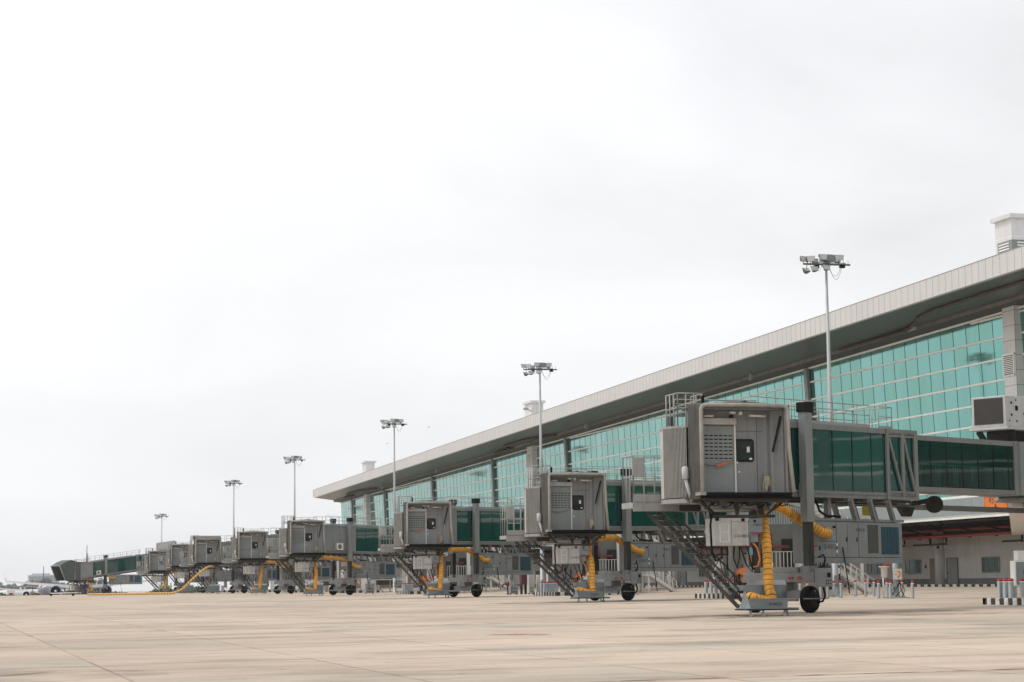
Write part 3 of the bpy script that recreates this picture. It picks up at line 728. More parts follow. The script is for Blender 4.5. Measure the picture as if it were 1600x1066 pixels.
def build_bridge(k, wx, wy, cabdx, cabfloor, L, label, cab_rot=0.0, phi=PHI, detail=2, straight=True, cabdist=None, fc=5.30, condenser=False, cabroof=False, clear=False, hose=True):
    ux, uy = math.cos(phi), math.sin(phi)
    U = Vector((ux,uy,0)); V = Vector((-uy,ux,0))
    A = Vector((wx,wy,0))+V*1.55; g = gz(wx,wy)
    root = thing('jet_bridge', label, 'jet bridge', (A.x, A.y, g), 0.0, 'jet bridges along the terminal')
    T = Matrix((U, V, Vector((0,0,1)))).transposed().to_4x4()         # tunnel frame (u,v,z), z measured above g
    f0 = cabfloor-g+(0.36 if k != 9 else 0.75)                                               # tunnel glass bottom at cab end
    f1 = 5.40-g if straight else 6.45-g
    sl_ = (f1-f0)/(L+3.4)
    def zz(u): return f0+sl_*(u+3.4)
    S = Matrix.Identity(4); S[2][0] = sl_                              # shear following the slope (about u=0)
    TS = T @ S
    zo = zz(0)                                                         # glass bottom at u=0
    def O(name, mb, mats, parent=root, M=None, bevel=0.0): return obj(name, mb, mats, parent, M=M, bevel=bevel)
    # --- outer tunnel
    ho = 2.72; ue = 8.55
    us = (1.2 if k != 9 else -2.6) if condenser else -2.0
    tsu = -3.4 if k != 9 else -5.2
    H = zo
    mb = MB(); mb.box(tsu,-1.24,H-0.30,ue,1.24,H-0.02); mb.box(tsu,-1.28,H-0.12,ue,-1.24,H); mb.box(tsu,-1.24,H+ho,ue,1.24,H+ho+0.22)
    mb.box(tsu,-1.29,H+ho-0.02,ue,-1.24,H+ho+0.20)
    O('tunnel_frame', mb, 'paint_grey', M=TS)
    mb = MB()
    for s in (-1,1):
        mb.box(us,s*1.205,H,ue,s*1.22,H+ho)
    O('tunnel_glass', mb, 'glass_tunnel', M=TS)
    mb = MB(); u_ = us+0.02
    while u_ < 6.2:
        mb.box(u_-0.02,-1.236,H+0.02,u_+0.02,-1.222,H+ho-0.02); mb.box(u_-0.03,-1.25,H+ho*0.66,u_+0.03,-1.236,H+ho*0.66+0.06); u_ += 1.42
    O('tunnel_mullion', mb, 'black', M=TS)
    mb = MB(); mb.box(tsu,-1.23,H,us,1.23,H+ho)
    ep = O('end_panel', mb, 'panel_grey', M=TS)
    mb = MB(); q_ = tsu+1.1
    while q_ < us-0.2: mb.box(q_,-1.236,H+0.02,q_+0.015,-1.231,H+ho-0.04); q_ += 1.1
    if mb.v: O('panel_seam', mb, 'text_dark', ep, M=TS)
    mb = MB()
    for u_ in (6.25, 7.40, 8.45): mb.box(u_-0.10 if u_<8 else u_-0.16,-1.34,H-0.16,u_+0.10,-1.25,H+ho+0.2)
    for (a,b) in ((6.35,7.30),(7.50,8.30)):
        mb.beam((a,-1.30,H+ho-0.12),(b,-1.30,H+0.08),0.09,0.12); mb.box(a,-1.33,H+ho-0.14,b,-1.26,H+ho-0.05); mb.box(a,-1.33,H+0.0,b,-1.26,H+0.09)
    mb.box(6.15,-1.335,H+ho+0.05,8.55,-1.25,H+ho+0.22); mb.box(6.15,-1.335,H-0.30,8.55,-1.25,H-0.16)
    O('end_truss', mb, 'paint_grey', M=TS)
    mb = MB(); mb.box(-3.4,-1.1,H+0.0,ue,1.1,H+0.03); mb.box(-3.3,0.9,H+0.05,ue,1.0,H+2.4); O('tunnel_dark_lining', mb, 'under_dark', M=TS)  # floor plus an added dark wall that keeps the interior dark behind glass
    # --- inner tunnel
    hi = 2.16 if L > 15 else 2.2; ie = L-1.7 if L < 15 else L-3.0
    mb = MB(); b0 = H+0.38
    mb.box(ue,-1.06,b0-0.22,ie,1.06,b0-0.02); mb.box(ue,-1.06,b0+hi,ie,1.06,b0+hi+0.24); mb.box(ie-0.35,-1.1,b0-0.24,ie,1.1,b0+hi+0.26)
    O('inner_tunnel_frame', mb, 'paint_grey', M=TS)
    mb = MB()
    for s in (-1,1): mb.box(ue,s*1.02,b0,ie-0.36,s*1.035,b0+hi)
    O('inner_tunnel_glass', mb, 'glass_tunnel_clear', M=TS)
    mb = MB(); u_ = ue+0.12
    while u_ < ie-0.5: mb.box(u_-0.018,-1.05,b0,u_+0.018,-1.037,b0+hi); mb.box(u_-0.03,-1.06,b0+hi*0.78,u_+0.03,-1.05,b0+hi*0.78+0.06); u_ += 1.30
    O('tunnel_mullion', mb, 'black', M=TS)
    if L > 15:
        mb = MB(); u_ = ue+0.5
        while u_ < ie-0.6:
            for q in (0,0.16,0.32): mb.tube([(u_+q,-0.94,b0+0.05),(u_+q,-0.94,b0+1.02)],0.022,5)
            u_ += 1.45
        mb.tube([(ue+0.4,-0.94,b0+1.05),(ie-0.5,-0.94,b0+1.05)],0.03,6)
        O('inside_handrail', mb, 'mullion_white', M=TS)
        mb = MB(); mb.box(ue,-0.9,b0,ie,0.9,b0+0.03); mb.box(ue,0.85,b0,ie,0.95,b0+hi); O('inner_tunnel_dark_lining', mb, 'under_dark', M=TS)  # floor and added dark wall, so the inside looks dark through the glass
    else:
        mb = MB(); mb.box(ue,0.5,b0,ie,0.9,b0+hi); O('inner_tunnel_dark_lining', mb, 'under_dark', M=TS)  # added dark block only, darkening the view through the glass
    # --- roof railing
    mb = MB(); rz = H+ho+0.24
    rail(mb, [(-3.2,-1.12,rz),(5.2,-1.12,rz)], 1.0, step=0.95); rail(mb, [(5.9,-1.12,rz),(6.9,-1.12,rz),(6.9,1.12,rz)], 1.0, step=1.0)
    rail(mb, [(-3.2,1.12,rz),(6.9,1.12,rz)], 1.0, step=1.3); mb.box(-3.2,-1.14,rz,5.2,-1.10,rz+0.14); mb.box(5.9,-1.14,rz,6.9,-1.10,rz+0.12)
    O('roof_railing', mb, 'rail_grey', M=TS)
    # --- lift columns and carriage
    for s in (-1, 1):
        vv = s*1.55
        mb = MB(); ct = H+ho+1.10-0.44
        mb.box(-0.25,vv-0.20,3.92,0.25,vv+0.20,ct); c = O('lift_column', mb, 'panel_grey', M=T, bevel=0.02)
        mb = MB(); mb.box(-0.30,vv-0.26,ct,0.30,vv+0.26,ct+0.44); O('column_cap', mb, 'black', c, M=T, bevel=0.03)
        mb = MB(); mb.box(-0.19,vv-0.15,1.9,0.19,vv+0.15,3.95); O('inner_column', mb, 'column_dark', c, M=T)
        mb = MB(); mb.box(-0.30,vv-0.24,1.72,0.30,vv+0.24,2.02); mb.box(-0.28,vv*0.93-0.12,H-0.3,0.28,vv*0.93+0.12,H+0.3); O('column_foot', mb, 'paint_grey', c, M=T)
    mb = MB(); mb.box(-0.32,-2.05,1.32,0.32,1.95,1.74); mb.box(-0.24,-1.1,1.74,0.24,1.0,1.98)
    mb.box(-0.5,-0.5,0.95,0.5,0.5,1.32); mb.box(-0.18,-1.75,0.62,0.18,1.75,0.98)
    ca = O('carriage_beam', mb, 'paint_grey', M=T, bevel=0.02)
    mb = MB()
    for v_ in (-0.9,-0.75,-1.25,-1.35): mb.box(-0.36,v_,1.45,-0.325,v_+0.09,1.56)
    O('warning_lamps', mb, 'red', ca, M=T)
    mb = MB(); mb.box(-0.30,-2.60,1.12,0.28,-2.07,1.92); cb_ = O('control_box', mb, 'panel_grey', M=T, bevel=0.02)
    mb = MB(); mb.box(-0.1,-2.625,1.52,0.12,-2.603,1.72)
    for q in range(6): mb.box(-0.2+0.1*(q%3)*1.4,-2.62,1.22+0.13*(q//3),-0.15+0.14*(q%3),-2.603,1.27+0.13*(q//3))
    O('gauge', mb, 'black', cb_, M=T)
    mb = MB(); mb.tube([(0,-2.3,1.1),(0.05,-2.35,0.75),(0.0,-2.25,0.5),(-0.1,-2.0,0.45)],0.05,6); mb.tube([(0.2,-2.2,1.9),(0.3,-2.2,2.3),(0.45,-2.0,2.5),(0.6,-1.6,2.4)],0.04,6); mb.tube([(0.0,-2.2,1.9),(0.2,-2.3,2.25),(0.4,-2.1,2.35)],0.035,6)
    O('cable', mb, 'cable', M=T)
    for s in (-1.55, 1.55):
        steer = Matrix.Translation((0,s,0)) @ Matrix.Rotation(R(6),4,'Z') @ Matrix.Translation((0,-s,0))
        mb = MB(); mb.lathe([(-0.20,0.44),(-0.18,0.54),(-0.10,0.58),(0.10,0.58),(0.18,0.54),(0.20,0.44)],(0,s,0.58),(0,1,0),n=32); w_ = O('wheel', mb, 'rubber', M=T@steer)
        mb = MB(); mb.lathe([(-0.215,0.30),(-0.20,0.42),(0.20,0.42),(0.215,0.30)],(0,s,0.58),(0,1,0),n=20); O('rim', mb, 'black', w_, M=T@steer)
    mb = MB(); mb.tube([(-0.85,-1.9,0.62),(0.2,-1.95,0.60),(0.95,-1.8,0.62)],0.03,6); mb.box(-0.9,-1.5,0.5,-0.7,1.5,0.62); O('wheel_guard', mb, 'paint_grey', M=T)
    # --- things slung under the tunnel
    mb = MB(); mb.box(-3.2,-0.9,H-0.42,ue,-0.72,H-0.31); mb.box(-3.2,0.72,H-0.42,ue,0.9,H-0.31)
    for q in range(10): mb.box(-3.0+q*1.2,-0.9,H-0.40,-2.92+q*1.2,0.9,H-0.32)
    mb.box(-3,-0.3,H-0.5,ue-0.3,0.25,H-0.31)
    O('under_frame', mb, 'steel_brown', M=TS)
    pz0, pz1 = H-3.18, H-1.34
    if pz0 < 1.9: pz0, pz1 = 1.95, 3.8
    mb = MB()
    for u_ in (3.55,4.95,6.35):
        for vv in (-1.12,-0.15):
            mb.beam((u_,vv,H-0.28),(u_+0.42,vv,pz1+0.1),0.14,0.24,upv=(0,1,0)); 
        mb.box(u_-0.2,-1.2,H-0.42,u_+0.2,1.1,H-0.30)
    mb.box(0.6,-1.12,pz1+0.02,7.6,-0.08,pz1+0.14)
    for u_ in (0.9,2.2): mb.box(u_,-0.95,pz1+0.1,u_+0.25,-0.7,H-0.3)
    O('hanger_frame', mb, 'paint_grey', M=T)
    mb = MB(); mb.box(0.70,-1.10,pz0,7.45,-0.10,pz1); pc = O('air_conditioning_unit', mb, 'panel_grey', M=T, bevel=0.025)
    ph = pz1-pz0
    fm = MB()
    for u_ in (2.55,4.15,): fm.box(u_-0.012,-1.106,pz0+0.25,u_+0.012,-1.101,pz1-0.03)
    fm.box(0.9,-1.106,pz0+0.24,7.3,-1.101,pz0+0.262); fm.box(1.35,-1.106,pz0+0.95,2.5,-1.101,pz0+0.965); fm.box(3.35,-1.106,pz0+0.4,3.362,-1.101,pz1-0.1)
    fm.box(3.25,-1.115,pz0+0.95,3.32,-1.101,pz0+1.15); fm.box(4.0,-1.115,pz0+0.95,4.07,-1.101,pz0+1.15); fm.box(2.3,-1.115,pz1-0.3,2.5,-1.101,pz1-0.2); fm.box(1.3,-1.115,pz0+0.55,1.38,-1.101,pz0+0.75)
    O('panel_seam', fm, 'black', pc, M=T)
    mb = MB(); mb.box(4.85,-1.125,pz0+0.45,5.60,-1.101,pz1-0.12); gr = O('grey_grille', mb, 'grey_grille', pc, M=T)
    mb = MB(); mb.box(5.85,-1.13,pz0+0.40,7.15,-1.101,pz1-0.20); gr2 = O('blue_grille', mb, 'blue_grille', pc, M=T)
    if detail > 0:
        mb = MB()
        for q in range(11): mb.box(5.85,-1.142,pz0+0.44+q*0.112,7.15,-1.131,pz0+0.455+q*0.112)
        for q in range(5): mb.box(6.06+q*0.22,-1.140,pz0+0.40,6.07+q*0.22,-1.131,pz1-0.2)
        O('fin', mb, 'text_dark', gr2, M=T)
        mb = MB()
        for (u_,z_,s_) in ((2.35,pz1-0.72,0.10),(4.6,pz1-0.48,0.07),(3.0,pz0+0.06,0.10),(7.0,pz0+0.1,0.10)): mb.box(u_-s_,-1.108,z_-s_*0.8,u_+s_,-1.102,z_+s_*0.8)
        O('blue_sticker', mb, 'logo_blue', pc, M=T)
        mb = MB()
        for z_ in (pz0+0.45,pz0+0.75): mb.box(2.52,-1.112,z_,2.62,-1.107,z_+0.13)
        O('white_label', mb, 'white_paint', pc, M=T)
        mb = MB(); mb.box(0.95,-1.108,pz0+0.72,1.2,-1.102,pz0+0.78); O('red_label', mb, 'red', pc, M=T)
        text_obj('D-RICO', 0.30, T@Mx((1,0,0),(0,0,1),(1.62,-1.103,pz0+0.62)), 'text_dark', pc)
        logo(pc, T@Mx((1,0,0),(0,0,1),(1.50,-1.103,pz0+0.70)), 0.32)
        text_obj('D-RICO', 0.19, T@Mx((1,0,0),(0,0,1),(4.0,-1.103,pz1-0.42)), 'text_dark', pc)
        logo(pc, T@Mx((1,0,0),(0,0,1),(3.92,-1.103,pz1-0.36)), 0.22)
        mb = MB(); mb.tube([(1.75,-1.105,pz1-0.5),(1.78,-1.3,pz1-0.5)],0.24,14); O('duct_collar', mb, 'galv', pc, M=T)
    # cables hanging near the unit
    mb = MB()
    mb.tube([(1.6,-1.0,H-0.5),(1.3,-1.0,pz1+0.9),(1.5,-1.02,pz1+0.45),(2.0,-1.0,pz1+0.25),(3.0,-1.0,pz1+0.22)],0.055,8)
    mb.tube([(2.9,-1.17,pz0+0.7),(3.0,-1.2,pz0),(3.2,-1.2,pz0-1.0),(3.25,-1.2,pz0-1.35)],0.028,6)
    mb.tube([(0.9,-1.0,pz0),(1.0,-1.15,pz0-0.25),(1.3,-1.15,pz0-0.2),(1.5,-1.0,pz0)],0.035,6)
    O('cable', mb, 'cable', M=T)
    # cable chain beam and festoon behind the unit
    mb = MB(); mb.box(10.6,0.9,H-0.60,L+0.6,1.05,H-0.34); mb.box(5.0,0.9,H-0.52,10.6,1.05,H-0.20); O('festoon_beam', mb, 'paint_grey', M=T)
    mb = MB()
    for q in range(0): mb.tube([(8.6+1.1*q,0.95,H-0.75),(8.9+1.1*q,0.95,H-0.55-0.1*q),(9.4+1.1*q,0.95,H-0.5),(9.7+1.1*q,0.95,H-0.75)],0.10,7)
    mb.lathe([(-0.12,0.42),(0.12,0.42)],(12.6,0.7,H-0.32),(0.75,1,0),n=18)
    mb.prism([(9.7,H-0.5),(10.9,H-0.5),(10.6,H-0.95),(10.1,H-0.95)],0.6,0.85,M=Matrix(((1,0,0,0),(0,0,1,0),(0,1,0,0),(0,0,0,1))))
    mb.beam((11.0,0.9,H-0.30),(12.5,0.8,H-0.12),0.3,0.22)
    if L > 15:
        O('cable_chain', mb, 'under_dark', M=T)
        mb = MB(); mb.box(6.75,0.6,H-0.95,7.35,0.63,H-0.55); O('yellow_plate', mb, 'yellow_sign', M=T)
    # --- rotunda, rooftop unit and pillar
    rc = L; rb = H+0.1
    mb = MB()
    if L > 15: mb.box(ie+0.003,-1.2,b0-0.24,rc-1.2,1.2,b0+hi+0.24)
    mb.lathe([(rb-0.22,1.5),(rb-0.20,1.95),(rb-0.02,1.95),(rb,1.86),(rb+2.5,1.86),(rb+2.52,2.0),(rb+2.75,2.0),(rb+2.85,0.3)],(rc,0,0),n=32); O('rotunda', mb, 'panel_grey', M=TS)
    mb = MB(); mb.lathe([(-0.1,0.46),(rb-0.5,0.46),(rb-0.45,0.6),(rb-0.1,0.6)],(rc,0,0),n=24); mb.lathe([(0,0.8),(0.18,0.8)],(rc,0,0),n=24); O('pillar', mb, 'paint_grey_light', M=T)
    mb = MB()
    for q in (-0.5,0.1): mb.tube([(rc-0.6,-0.45+q*0.3,rb-0.5),(rc-0.75,-0.5,rb-2.2),(rc-0.5,-0.6,rb-2.9),(rc-0.2,-0.6,rb-2.2),(rc-0.1,-0.5,rb-0.6)],0.05,7)
    mb.tube([(rc-0.5,-0.3,rb-3.2),(rc-0.6,-0.4,1.2),(rc-0.4,-0.5,0.5)],0.04,6)
    O('cable', mb, 'cable', M=T)
    az = rb+(3.42 if L > 15 else 3.2); a0 = rc-3.8 if L > 15 else rc-1.9
    mb = MB(); mb.box(a0,-1.0,az,a0+3.6,1.0,az+1.55); mb.box(a0-0.1,-1.12,az-0.14,a0+3.8,1.12,az-0.01)
    ac = O('rooftop_unit', mb, 'unit_white', M=TS, bevel=0.03)
    mb = MB(); mb.box(a0-0.02,-0.84,az+0.16,a0-0.003,0.84,az+1.46); O('grille', mb, 'brown_grille', ac, M=TS)
    if detail > 0:
        mb = MB()
        for q in range(16): mb.box(a0-0.035,-0.84,az+0.18+q*0.08,a0-0.021,0.84,az+0.20+q*0.08)
        O('grille_bar', mb, 'grey_grille', ac, M=TS)
        mb = MB()
        for (uu,z_,s_) in ((0.5,1.2,0.06),(0.5,0.6,0.06),(0.95,0.95,0.12),(0.9,1.35,0.04),(1.6,0.7,0.05),(0.95,0.3,0.05),(2.1,1.1,0.05),(0.3,0.3,0.04)): mb.box(a0+uu-s_,-1.015,az+z_-s_,a0+uu+s_,-1.003,az+z_+s_)
        O('access_port', mb, 'black', ac, M=TS)
    mb = MB()
    for u_ in (a0+0.5,a0+2.6):
        mb.beam((u_,-0.95,az-0.14),(u_+0.5,-0.75,rb+2.5),0.08,0.35,upv=(0,1,0)); mb.beam((u_,0.95,az-0.14),(u_+0.5,0.75,rb+2.5),0.08,0.35,upv=(0,1,0))
    mb.box(a0+0.7,-0.6,rb+2.55,a0+3.2,0.6,az-0.15)
    O('unit_stand', mb, 'under_dark', ac, M=TS)
    # --- link to the terminal
    Rc = A + U*L; dirl = Vector((0.5,0.866,0)); nl = Vector((-0.866,0.5,0)); Ll = (89.6-Rc.x)/0.5*0.985
    if k != 9:
        ML = Matrix((dirl, nl, Vector((0,0,1)))).transposed().to_4x4(); ML.translation = U*L
        ML2 = ML; zl = rb-0.1+sl_*L
        mb = MB(); mb.box(1.6,-1.3,zl-0.3,Ll,1.3,zl); mb.box(1.6,-1.3,zl+2.5,Ll,1.3,zl+2.8); O('link_frame', mb, 'white_paint', M=ML2)
        mb = MB(); mb.box(1.7,-1.2,zl,Ll,1.2,zl+2.5); O('link_glass', mb, 'glass_green', M=ML2)
        mb = MB(); u_ = 1.7
        while u_ < Ll: mb.box(u_,-1.26,zl,u_+0.16,-1.205,zl+2.5); u_ += 1.8
        mb.box(1.7,-1.262,zl+0.0,Ll,-1.207,zl+0.35); O('link_mullion', mb, 'white_paint', M=ML2)
        mb = MB(); u_ = 12.0
        while u_ < Ll-4: mb.box(u_-0.3,-0.4,-0.3,u_+0.3,0.4,zl-0.3); u_ += 14
        O('link_pillar', mb, 'wall_white', M=ML2)
    # --- cab
    cd = 4.3
    if cabdist is None: C0 = Vector((cabdx, -5.5, 0))
    else: C0 = U*(-cabdist) + V*0.0
    CM = Matrix.Translation(C0) @ Matrix.Rotation(cab_rot,4,'Z')
    cz = cabfloor-g; CM = CM @ Matrix.Translation((0,0,cz))
    W = 1.93; Hc = 3.62
    def K(name, mb, mats, parent=root, bevel=0.0): return O(name, mb, mats, parent, M=CM, bevel=bevel)
    # body of the cab behind the opening
    mb = MB()
    mb.box(-W+0.12,1.00,0.0,W-0.1,1.10,Hc-0.1)                       # back partition
    mb.box(W-0.12,0.3,0.0,W-0.02,4.3,Hc-0.12); mb.box(-W+0.1,1.2,0,-W+0.18,2.0,Hc-0.12)
    mb.box(-W+0.1,0.35,Hc-0.14,W-0.05,4.3,Hc-0.05)
    cbm = K('cab_body', mb, 'cab_inside')
    mb = MB(); mb.prism([(W-0.70,0.995),(W-0.56,0.93),(W-0.50,0.72),(W-0.40,0.66),(W-0.13,0.25),(W-0.13,0.995)],0.0,Hc-0.15); K('inner_pilaster', mb, 'cab_inside', cbm)
    mb = MB(); mb.prism([(-W,0.3),(W,0.3),(W,4.4),(-W*0.6,4.4),(-W,2.0)], Hc, Hc+0.06); mb.beam((-W,0.35,Hc+0.05),(0.1,0.35,Hc+0.17),0.3,0.05); mb.beam((0.1,0.35,Hc+0.17),(W,0.35,Hc+0.05),0.3,0.05)
    mb.box(0.05,0.2,Hc+0.1,0.17,0.5,Hc+0.24)
    K('cab_roof', mb, 'bellows_fabric', cbm)
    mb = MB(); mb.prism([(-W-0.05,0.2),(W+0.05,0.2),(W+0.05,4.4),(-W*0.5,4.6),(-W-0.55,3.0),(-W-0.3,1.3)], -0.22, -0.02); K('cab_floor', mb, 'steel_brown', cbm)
    # corrugated side curtain, a curve behind the bellows
    mb = MB(); pts = []; n = 128
    cen = Vector((-W+1.15, 3.0)); 
    path = [Vector((-W-0.18,1.15))]
    def cpath(t):
        # straight then round the back corner
        if t < 0.65: return Vector((-W-0.18-0.55*math.sin(t/0.65*math.pi/2)*0.9, lerp(1.15, 2.6, t/0.65)))
        a = (t-0.65)/0.35*R(115); return Vector((-W-0.675+1.55*(1-math.cos(a)), 2.6+1.75*math.sin(a)))
    v = []
    hh = 2.78
    for i in range(n+1):
        p = cpath(i/n); q = cpath(min(1,(i+1)/n)); d = (q-p) if i < n else (p-cpath((n-1)/n)); nn = Vector((-d.y, d.x)).normalized()
        amp = 0.075 if (i//2) % 2 == 0 else -0.0
        if i/n > 0.62: amp *= 0.3
        p = p+nn*amp; v += [(p.x,p.y,-0.12),(p.x,p.y,hh)]
    mb.add(v, [(2*i,2*i+1,2*i+3,2*i+2) for i in range(n)])
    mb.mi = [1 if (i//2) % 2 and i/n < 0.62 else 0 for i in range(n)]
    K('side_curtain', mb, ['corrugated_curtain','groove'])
    mb = MB(); poly = [cpath(i/20)+Vector((-0.06,0)) for i in range(21)]+[Vector((0.4,4.3)),Vector((-W,1.15))]
    mb.prism([(p.x,p.y) for p in poly], hh, hh+0.10); K('curtain_cap', mb, 'paint_grey_light')
    mb = MB(); mb.prism([(p.x*1.0,p.y) for p in poly], -0.34, -0.16); K('curtain_sill', mb, 'paint_grey_light')
    # bellows (folds) around the opening
    mb = MB(); v = []; nf = 12
    def loop(y, e, dz=0.0): return [(-W-e,y,0.0),(-W-e,y,Hc+e*0.6),(W+e,y,Hc+e*0.6),(W+e+0.05,y,0.0)]
    for i in range(nf+1):
        y_ = 0.05+1.2*i/nf; v += loop(y_, 0.14 if i % 2 else -0.08)
    fs = []
    for i in range(nf):
        for j in range(3): fs.append((4*i+j,4*i+j+1,4*i+5+j,4*i+4+j))
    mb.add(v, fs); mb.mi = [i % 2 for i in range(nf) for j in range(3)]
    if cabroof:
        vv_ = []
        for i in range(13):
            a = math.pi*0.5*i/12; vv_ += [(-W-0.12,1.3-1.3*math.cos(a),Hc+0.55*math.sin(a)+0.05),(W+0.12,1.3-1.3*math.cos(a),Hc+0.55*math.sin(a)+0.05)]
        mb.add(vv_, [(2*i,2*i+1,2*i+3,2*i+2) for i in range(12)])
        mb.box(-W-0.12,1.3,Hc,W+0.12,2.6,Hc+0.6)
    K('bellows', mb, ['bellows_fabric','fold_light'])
    # padded frame round the opening
    mb = MB(); mb.tube([(-W,0,0.05),(-W,-0.02,Hc*0.5),(-W+0.01,0,Hc-0.16),(-W+0.06,0,Hc-0.05),(-W+0.2,0,Hc)],0.085,10)
    mb.tube([(-W+0.14,0,Hc),(0,0.0,Hc+0.03),(W-0.15,0,Hc)],0.085,10)
    mb.tube([(W-0.2,0,Hc),(W-0.07,0,Hc-0.03),(W-0.03,0,Hc-0.14),(W+0.02,0,Hc*0.5),(W+0.16,-0.05,0.05)],0.085,10)
    K('opening_cushion', mb, 'cushion')
    mb = MB(); mb.tube([(-W+0.15,-0.06,-0.03),(W+0.05,-0.06,-0.03)],0.075,10); mb.box(-W,0,-0.2,W+0.1,0.3,-0.03); K('floor_bumper', mb, 'rubber')
    mb = MB(); mb.box(0.92,0.985,0.0,0.935,0.999,Hc-0.2); mb.box(-0.04,0.985,2.62,1.2,0.999,2.635)
    K('wall_seam', mb, 'text_dark', cbm)
    # roller shutter, door and window
    mb = MB(); z_ = 0.02
    while z_ < 2.84: mb.box(-W+0.2,0.925,z_,-0.14,0.995,z_+0.078); mb.box(-W+0.2,0.95,z_+0.078,-0.14,0.995,z_+0.105); z_ += 0.105
    sh = K('roller_shutter', mb, 'shutter')
    mb = MB()
    for q in range(7):
        for r_ in range(7): mb.box(-W+0.28+r_*0.215,0.918,1.47+q*0.157,-W+0.44+r_*0.215,0.924,1.515+q*0.157)
    if k < 5: K('slot', mb, 'black', sh)
    mb = MB(); mb.box(-W+0.15,0.73,2.88,-0.06,0.99,3.15); K('shutter_box', mb, 'corrugated_curtain', sh, bevel=0.02)
    mb = MB(); mb.box(-0.13,0.87,0,-0.06,0.995,2.87); K('door_post', mb, 'white_paint', cbm)
    mb = MB(); mb.tube([(-W+0.2,0.85,1.30)]+[(-W+0.2+0.8*t+0.75*t,0.82,1.30-0.16*math.sin(math.pi*t*1.0)+0.12*t) for t in (0.1,0.25,0.4,0.55,0.7,0.85,1.0)],0.022,6); st = K('barrier_strap', mb, 'bellows_fabric', sh)
    mb = MB(); mb.beam((-0.95,0.79,1.16),(-0.62,0.78,1.26),0.03,0.10); mb.beam((-0.62,0.78,1.26),(-0.35,0.78,1.34),0.03,0.07); (K('strap_flag', mb, 'strap', st) if k in (1,3) else None)
    def rrect(x0,z0,x1,z1,r_,n_=5):
        pl = []
        for (cx,cz_,a0_) in ((x1-r_,z1-r_,0),(x0+r_,z1-r_,90),(x0+r_,z0+r_,180),(x1-r_,z0+r_,270)):
            for i in range(n_+1): a = R(a0_+90*i/n_); pl.append((cx+r_*math.cos(a), cz_+r_*math.sin(a)))
        return pl
    XZ = Matrix(((1,0,0,0),(0,0,1,0),(0,1,0,0),(0,0,0,1)))
    mb = MB(); mb.prism(rrect(-0.07,1.36,0.78,2.30,0.12), 0.95, 0.998, M=XZ); wn_ = K('window', mb, 'black', cbm)
    mb = MB(); mb.prism(rrect(-0.01,1.42,0.72,2.24,0.09), 0.935, 0.95, M=XZ); K('pane', mb, 'glass_dark', wn_)
    mb = MB(); mb.box(0.45,0.925,1.75,0.58,0.934,1.98); mb.prism(rrect(0.55,1.44,0.68,1.52,0.03), 0.925, 0.934, M=XZ); K('notice', mb, 'white_paint', wn_)
    mb = MB(); mb.box(0.07,0.98,0.9,0.15,0.998,0.98); mb.box(0.0,0.95,1.28,0.05,0.998,1.4); K('door_lock', mb, 'white_paint', cbm)
    mb = MB(); mb.tube([(-W+0.35,0.6,Hc-0.40),(-1.15,0.6,Hc-0.40)],0.045,8); mb.tube([(0.45,0.6,Hc-0.36),(1.2,0.6,Hc-0.38)],0.05,8); mb.lathe([(0,0.09),(0.12,0.07)],(0.03,0.6,Hc-0.28),(0,-1,0),n=10); mb.box(-0.42,0.5,Hc-0.3,-0.2,0.7,Hc-0.22); K('strip_light', mb, 'white_paint', cbm)
    mb = MB(); mb.beam((W-0.22,0.25,Hc-0.4),(W-0.52,0.45,1.75),0.05,0.09); mb.lathe([(0,0.07),(0.2,0.07)],(-0.40,0.6,Hc-0.42),(0,-1,0),n=10); K('canopy_strut', mb, 'black', cbm)
    if k == 9:
        mb = MB(); prof = [(-0.02,-0.1),(-0.02,3.9),(-0.9,4.1),(-2.1,3.7),(-3.5,2.9),(-2.2,-0.1)]
        v = []
        for (y_,z_) in prof: v += [(-W-0.1,y_,z_),(W+0.1,y_,z_)]
        mb.add(v, [(2*q,2*q+1,2*q+3,2*q+2) for q in range(1,4)]+[(1,3,5,7,9,11),(10,8,6,4,2,0),(0,1,11,10)]); K('hood', mb, 'hood_fabric')
        mb = MB()
        for s_ in (-1,1): mb.tube([(s_*(W+0.1),-3.5,2.9),(s_*(W+0.1),-2.2,-0.1)],0.09,8)
        mb.tube([(-W-0.1,-3.5,2.9),(W+0.1,-3.5,2.9)],0.09,8); K('hood_edge', mb, 'cushion')
    if k != 9:
        mb = MB(); mb.box(1.12,0.70,0.35,1.34,0.85,0.75); mb.lathe([(0,0.06),(0.3,0.10)],(1.2,0.77,0.05),n=8); K('hanging_bag', mb, 'cushion', cbm)
        mb = MB(); mb.tube([(1.15,0.67,0.75),(1.02,0.65,0.4),(1.05,0.65,0.1),(1.15,0.65,0.05)],0.012,5); mb.tube([(1.3,0.67,0.75),(1.38,0.65,0.4),(1.3,0.65,0.25)],0.012,5); K('cord', mb, 'yellow_sign', cbm)
    # canopy actuator cylinder on the left side
    mb = MB(); mb.lathe([(0.0,0.06),(0.05,0.14),(0.50,0.14),(0.55,0.09)],(-W-0.38,0.95,1.15),(0,0,-1),n=12) ; mb.lathe([(0,0.085),(0.9,0.065)],(-W-0.36,0.95,0.6),(0.28,0,-1),n=8); K('actuator', mb, 'unit_white')
    mb = MB(); mb.box(-W-0.12,-0.05,-0.08,-W+0.5,0.5,0.06); K('corner_step', mb, 'paint_grey_light')
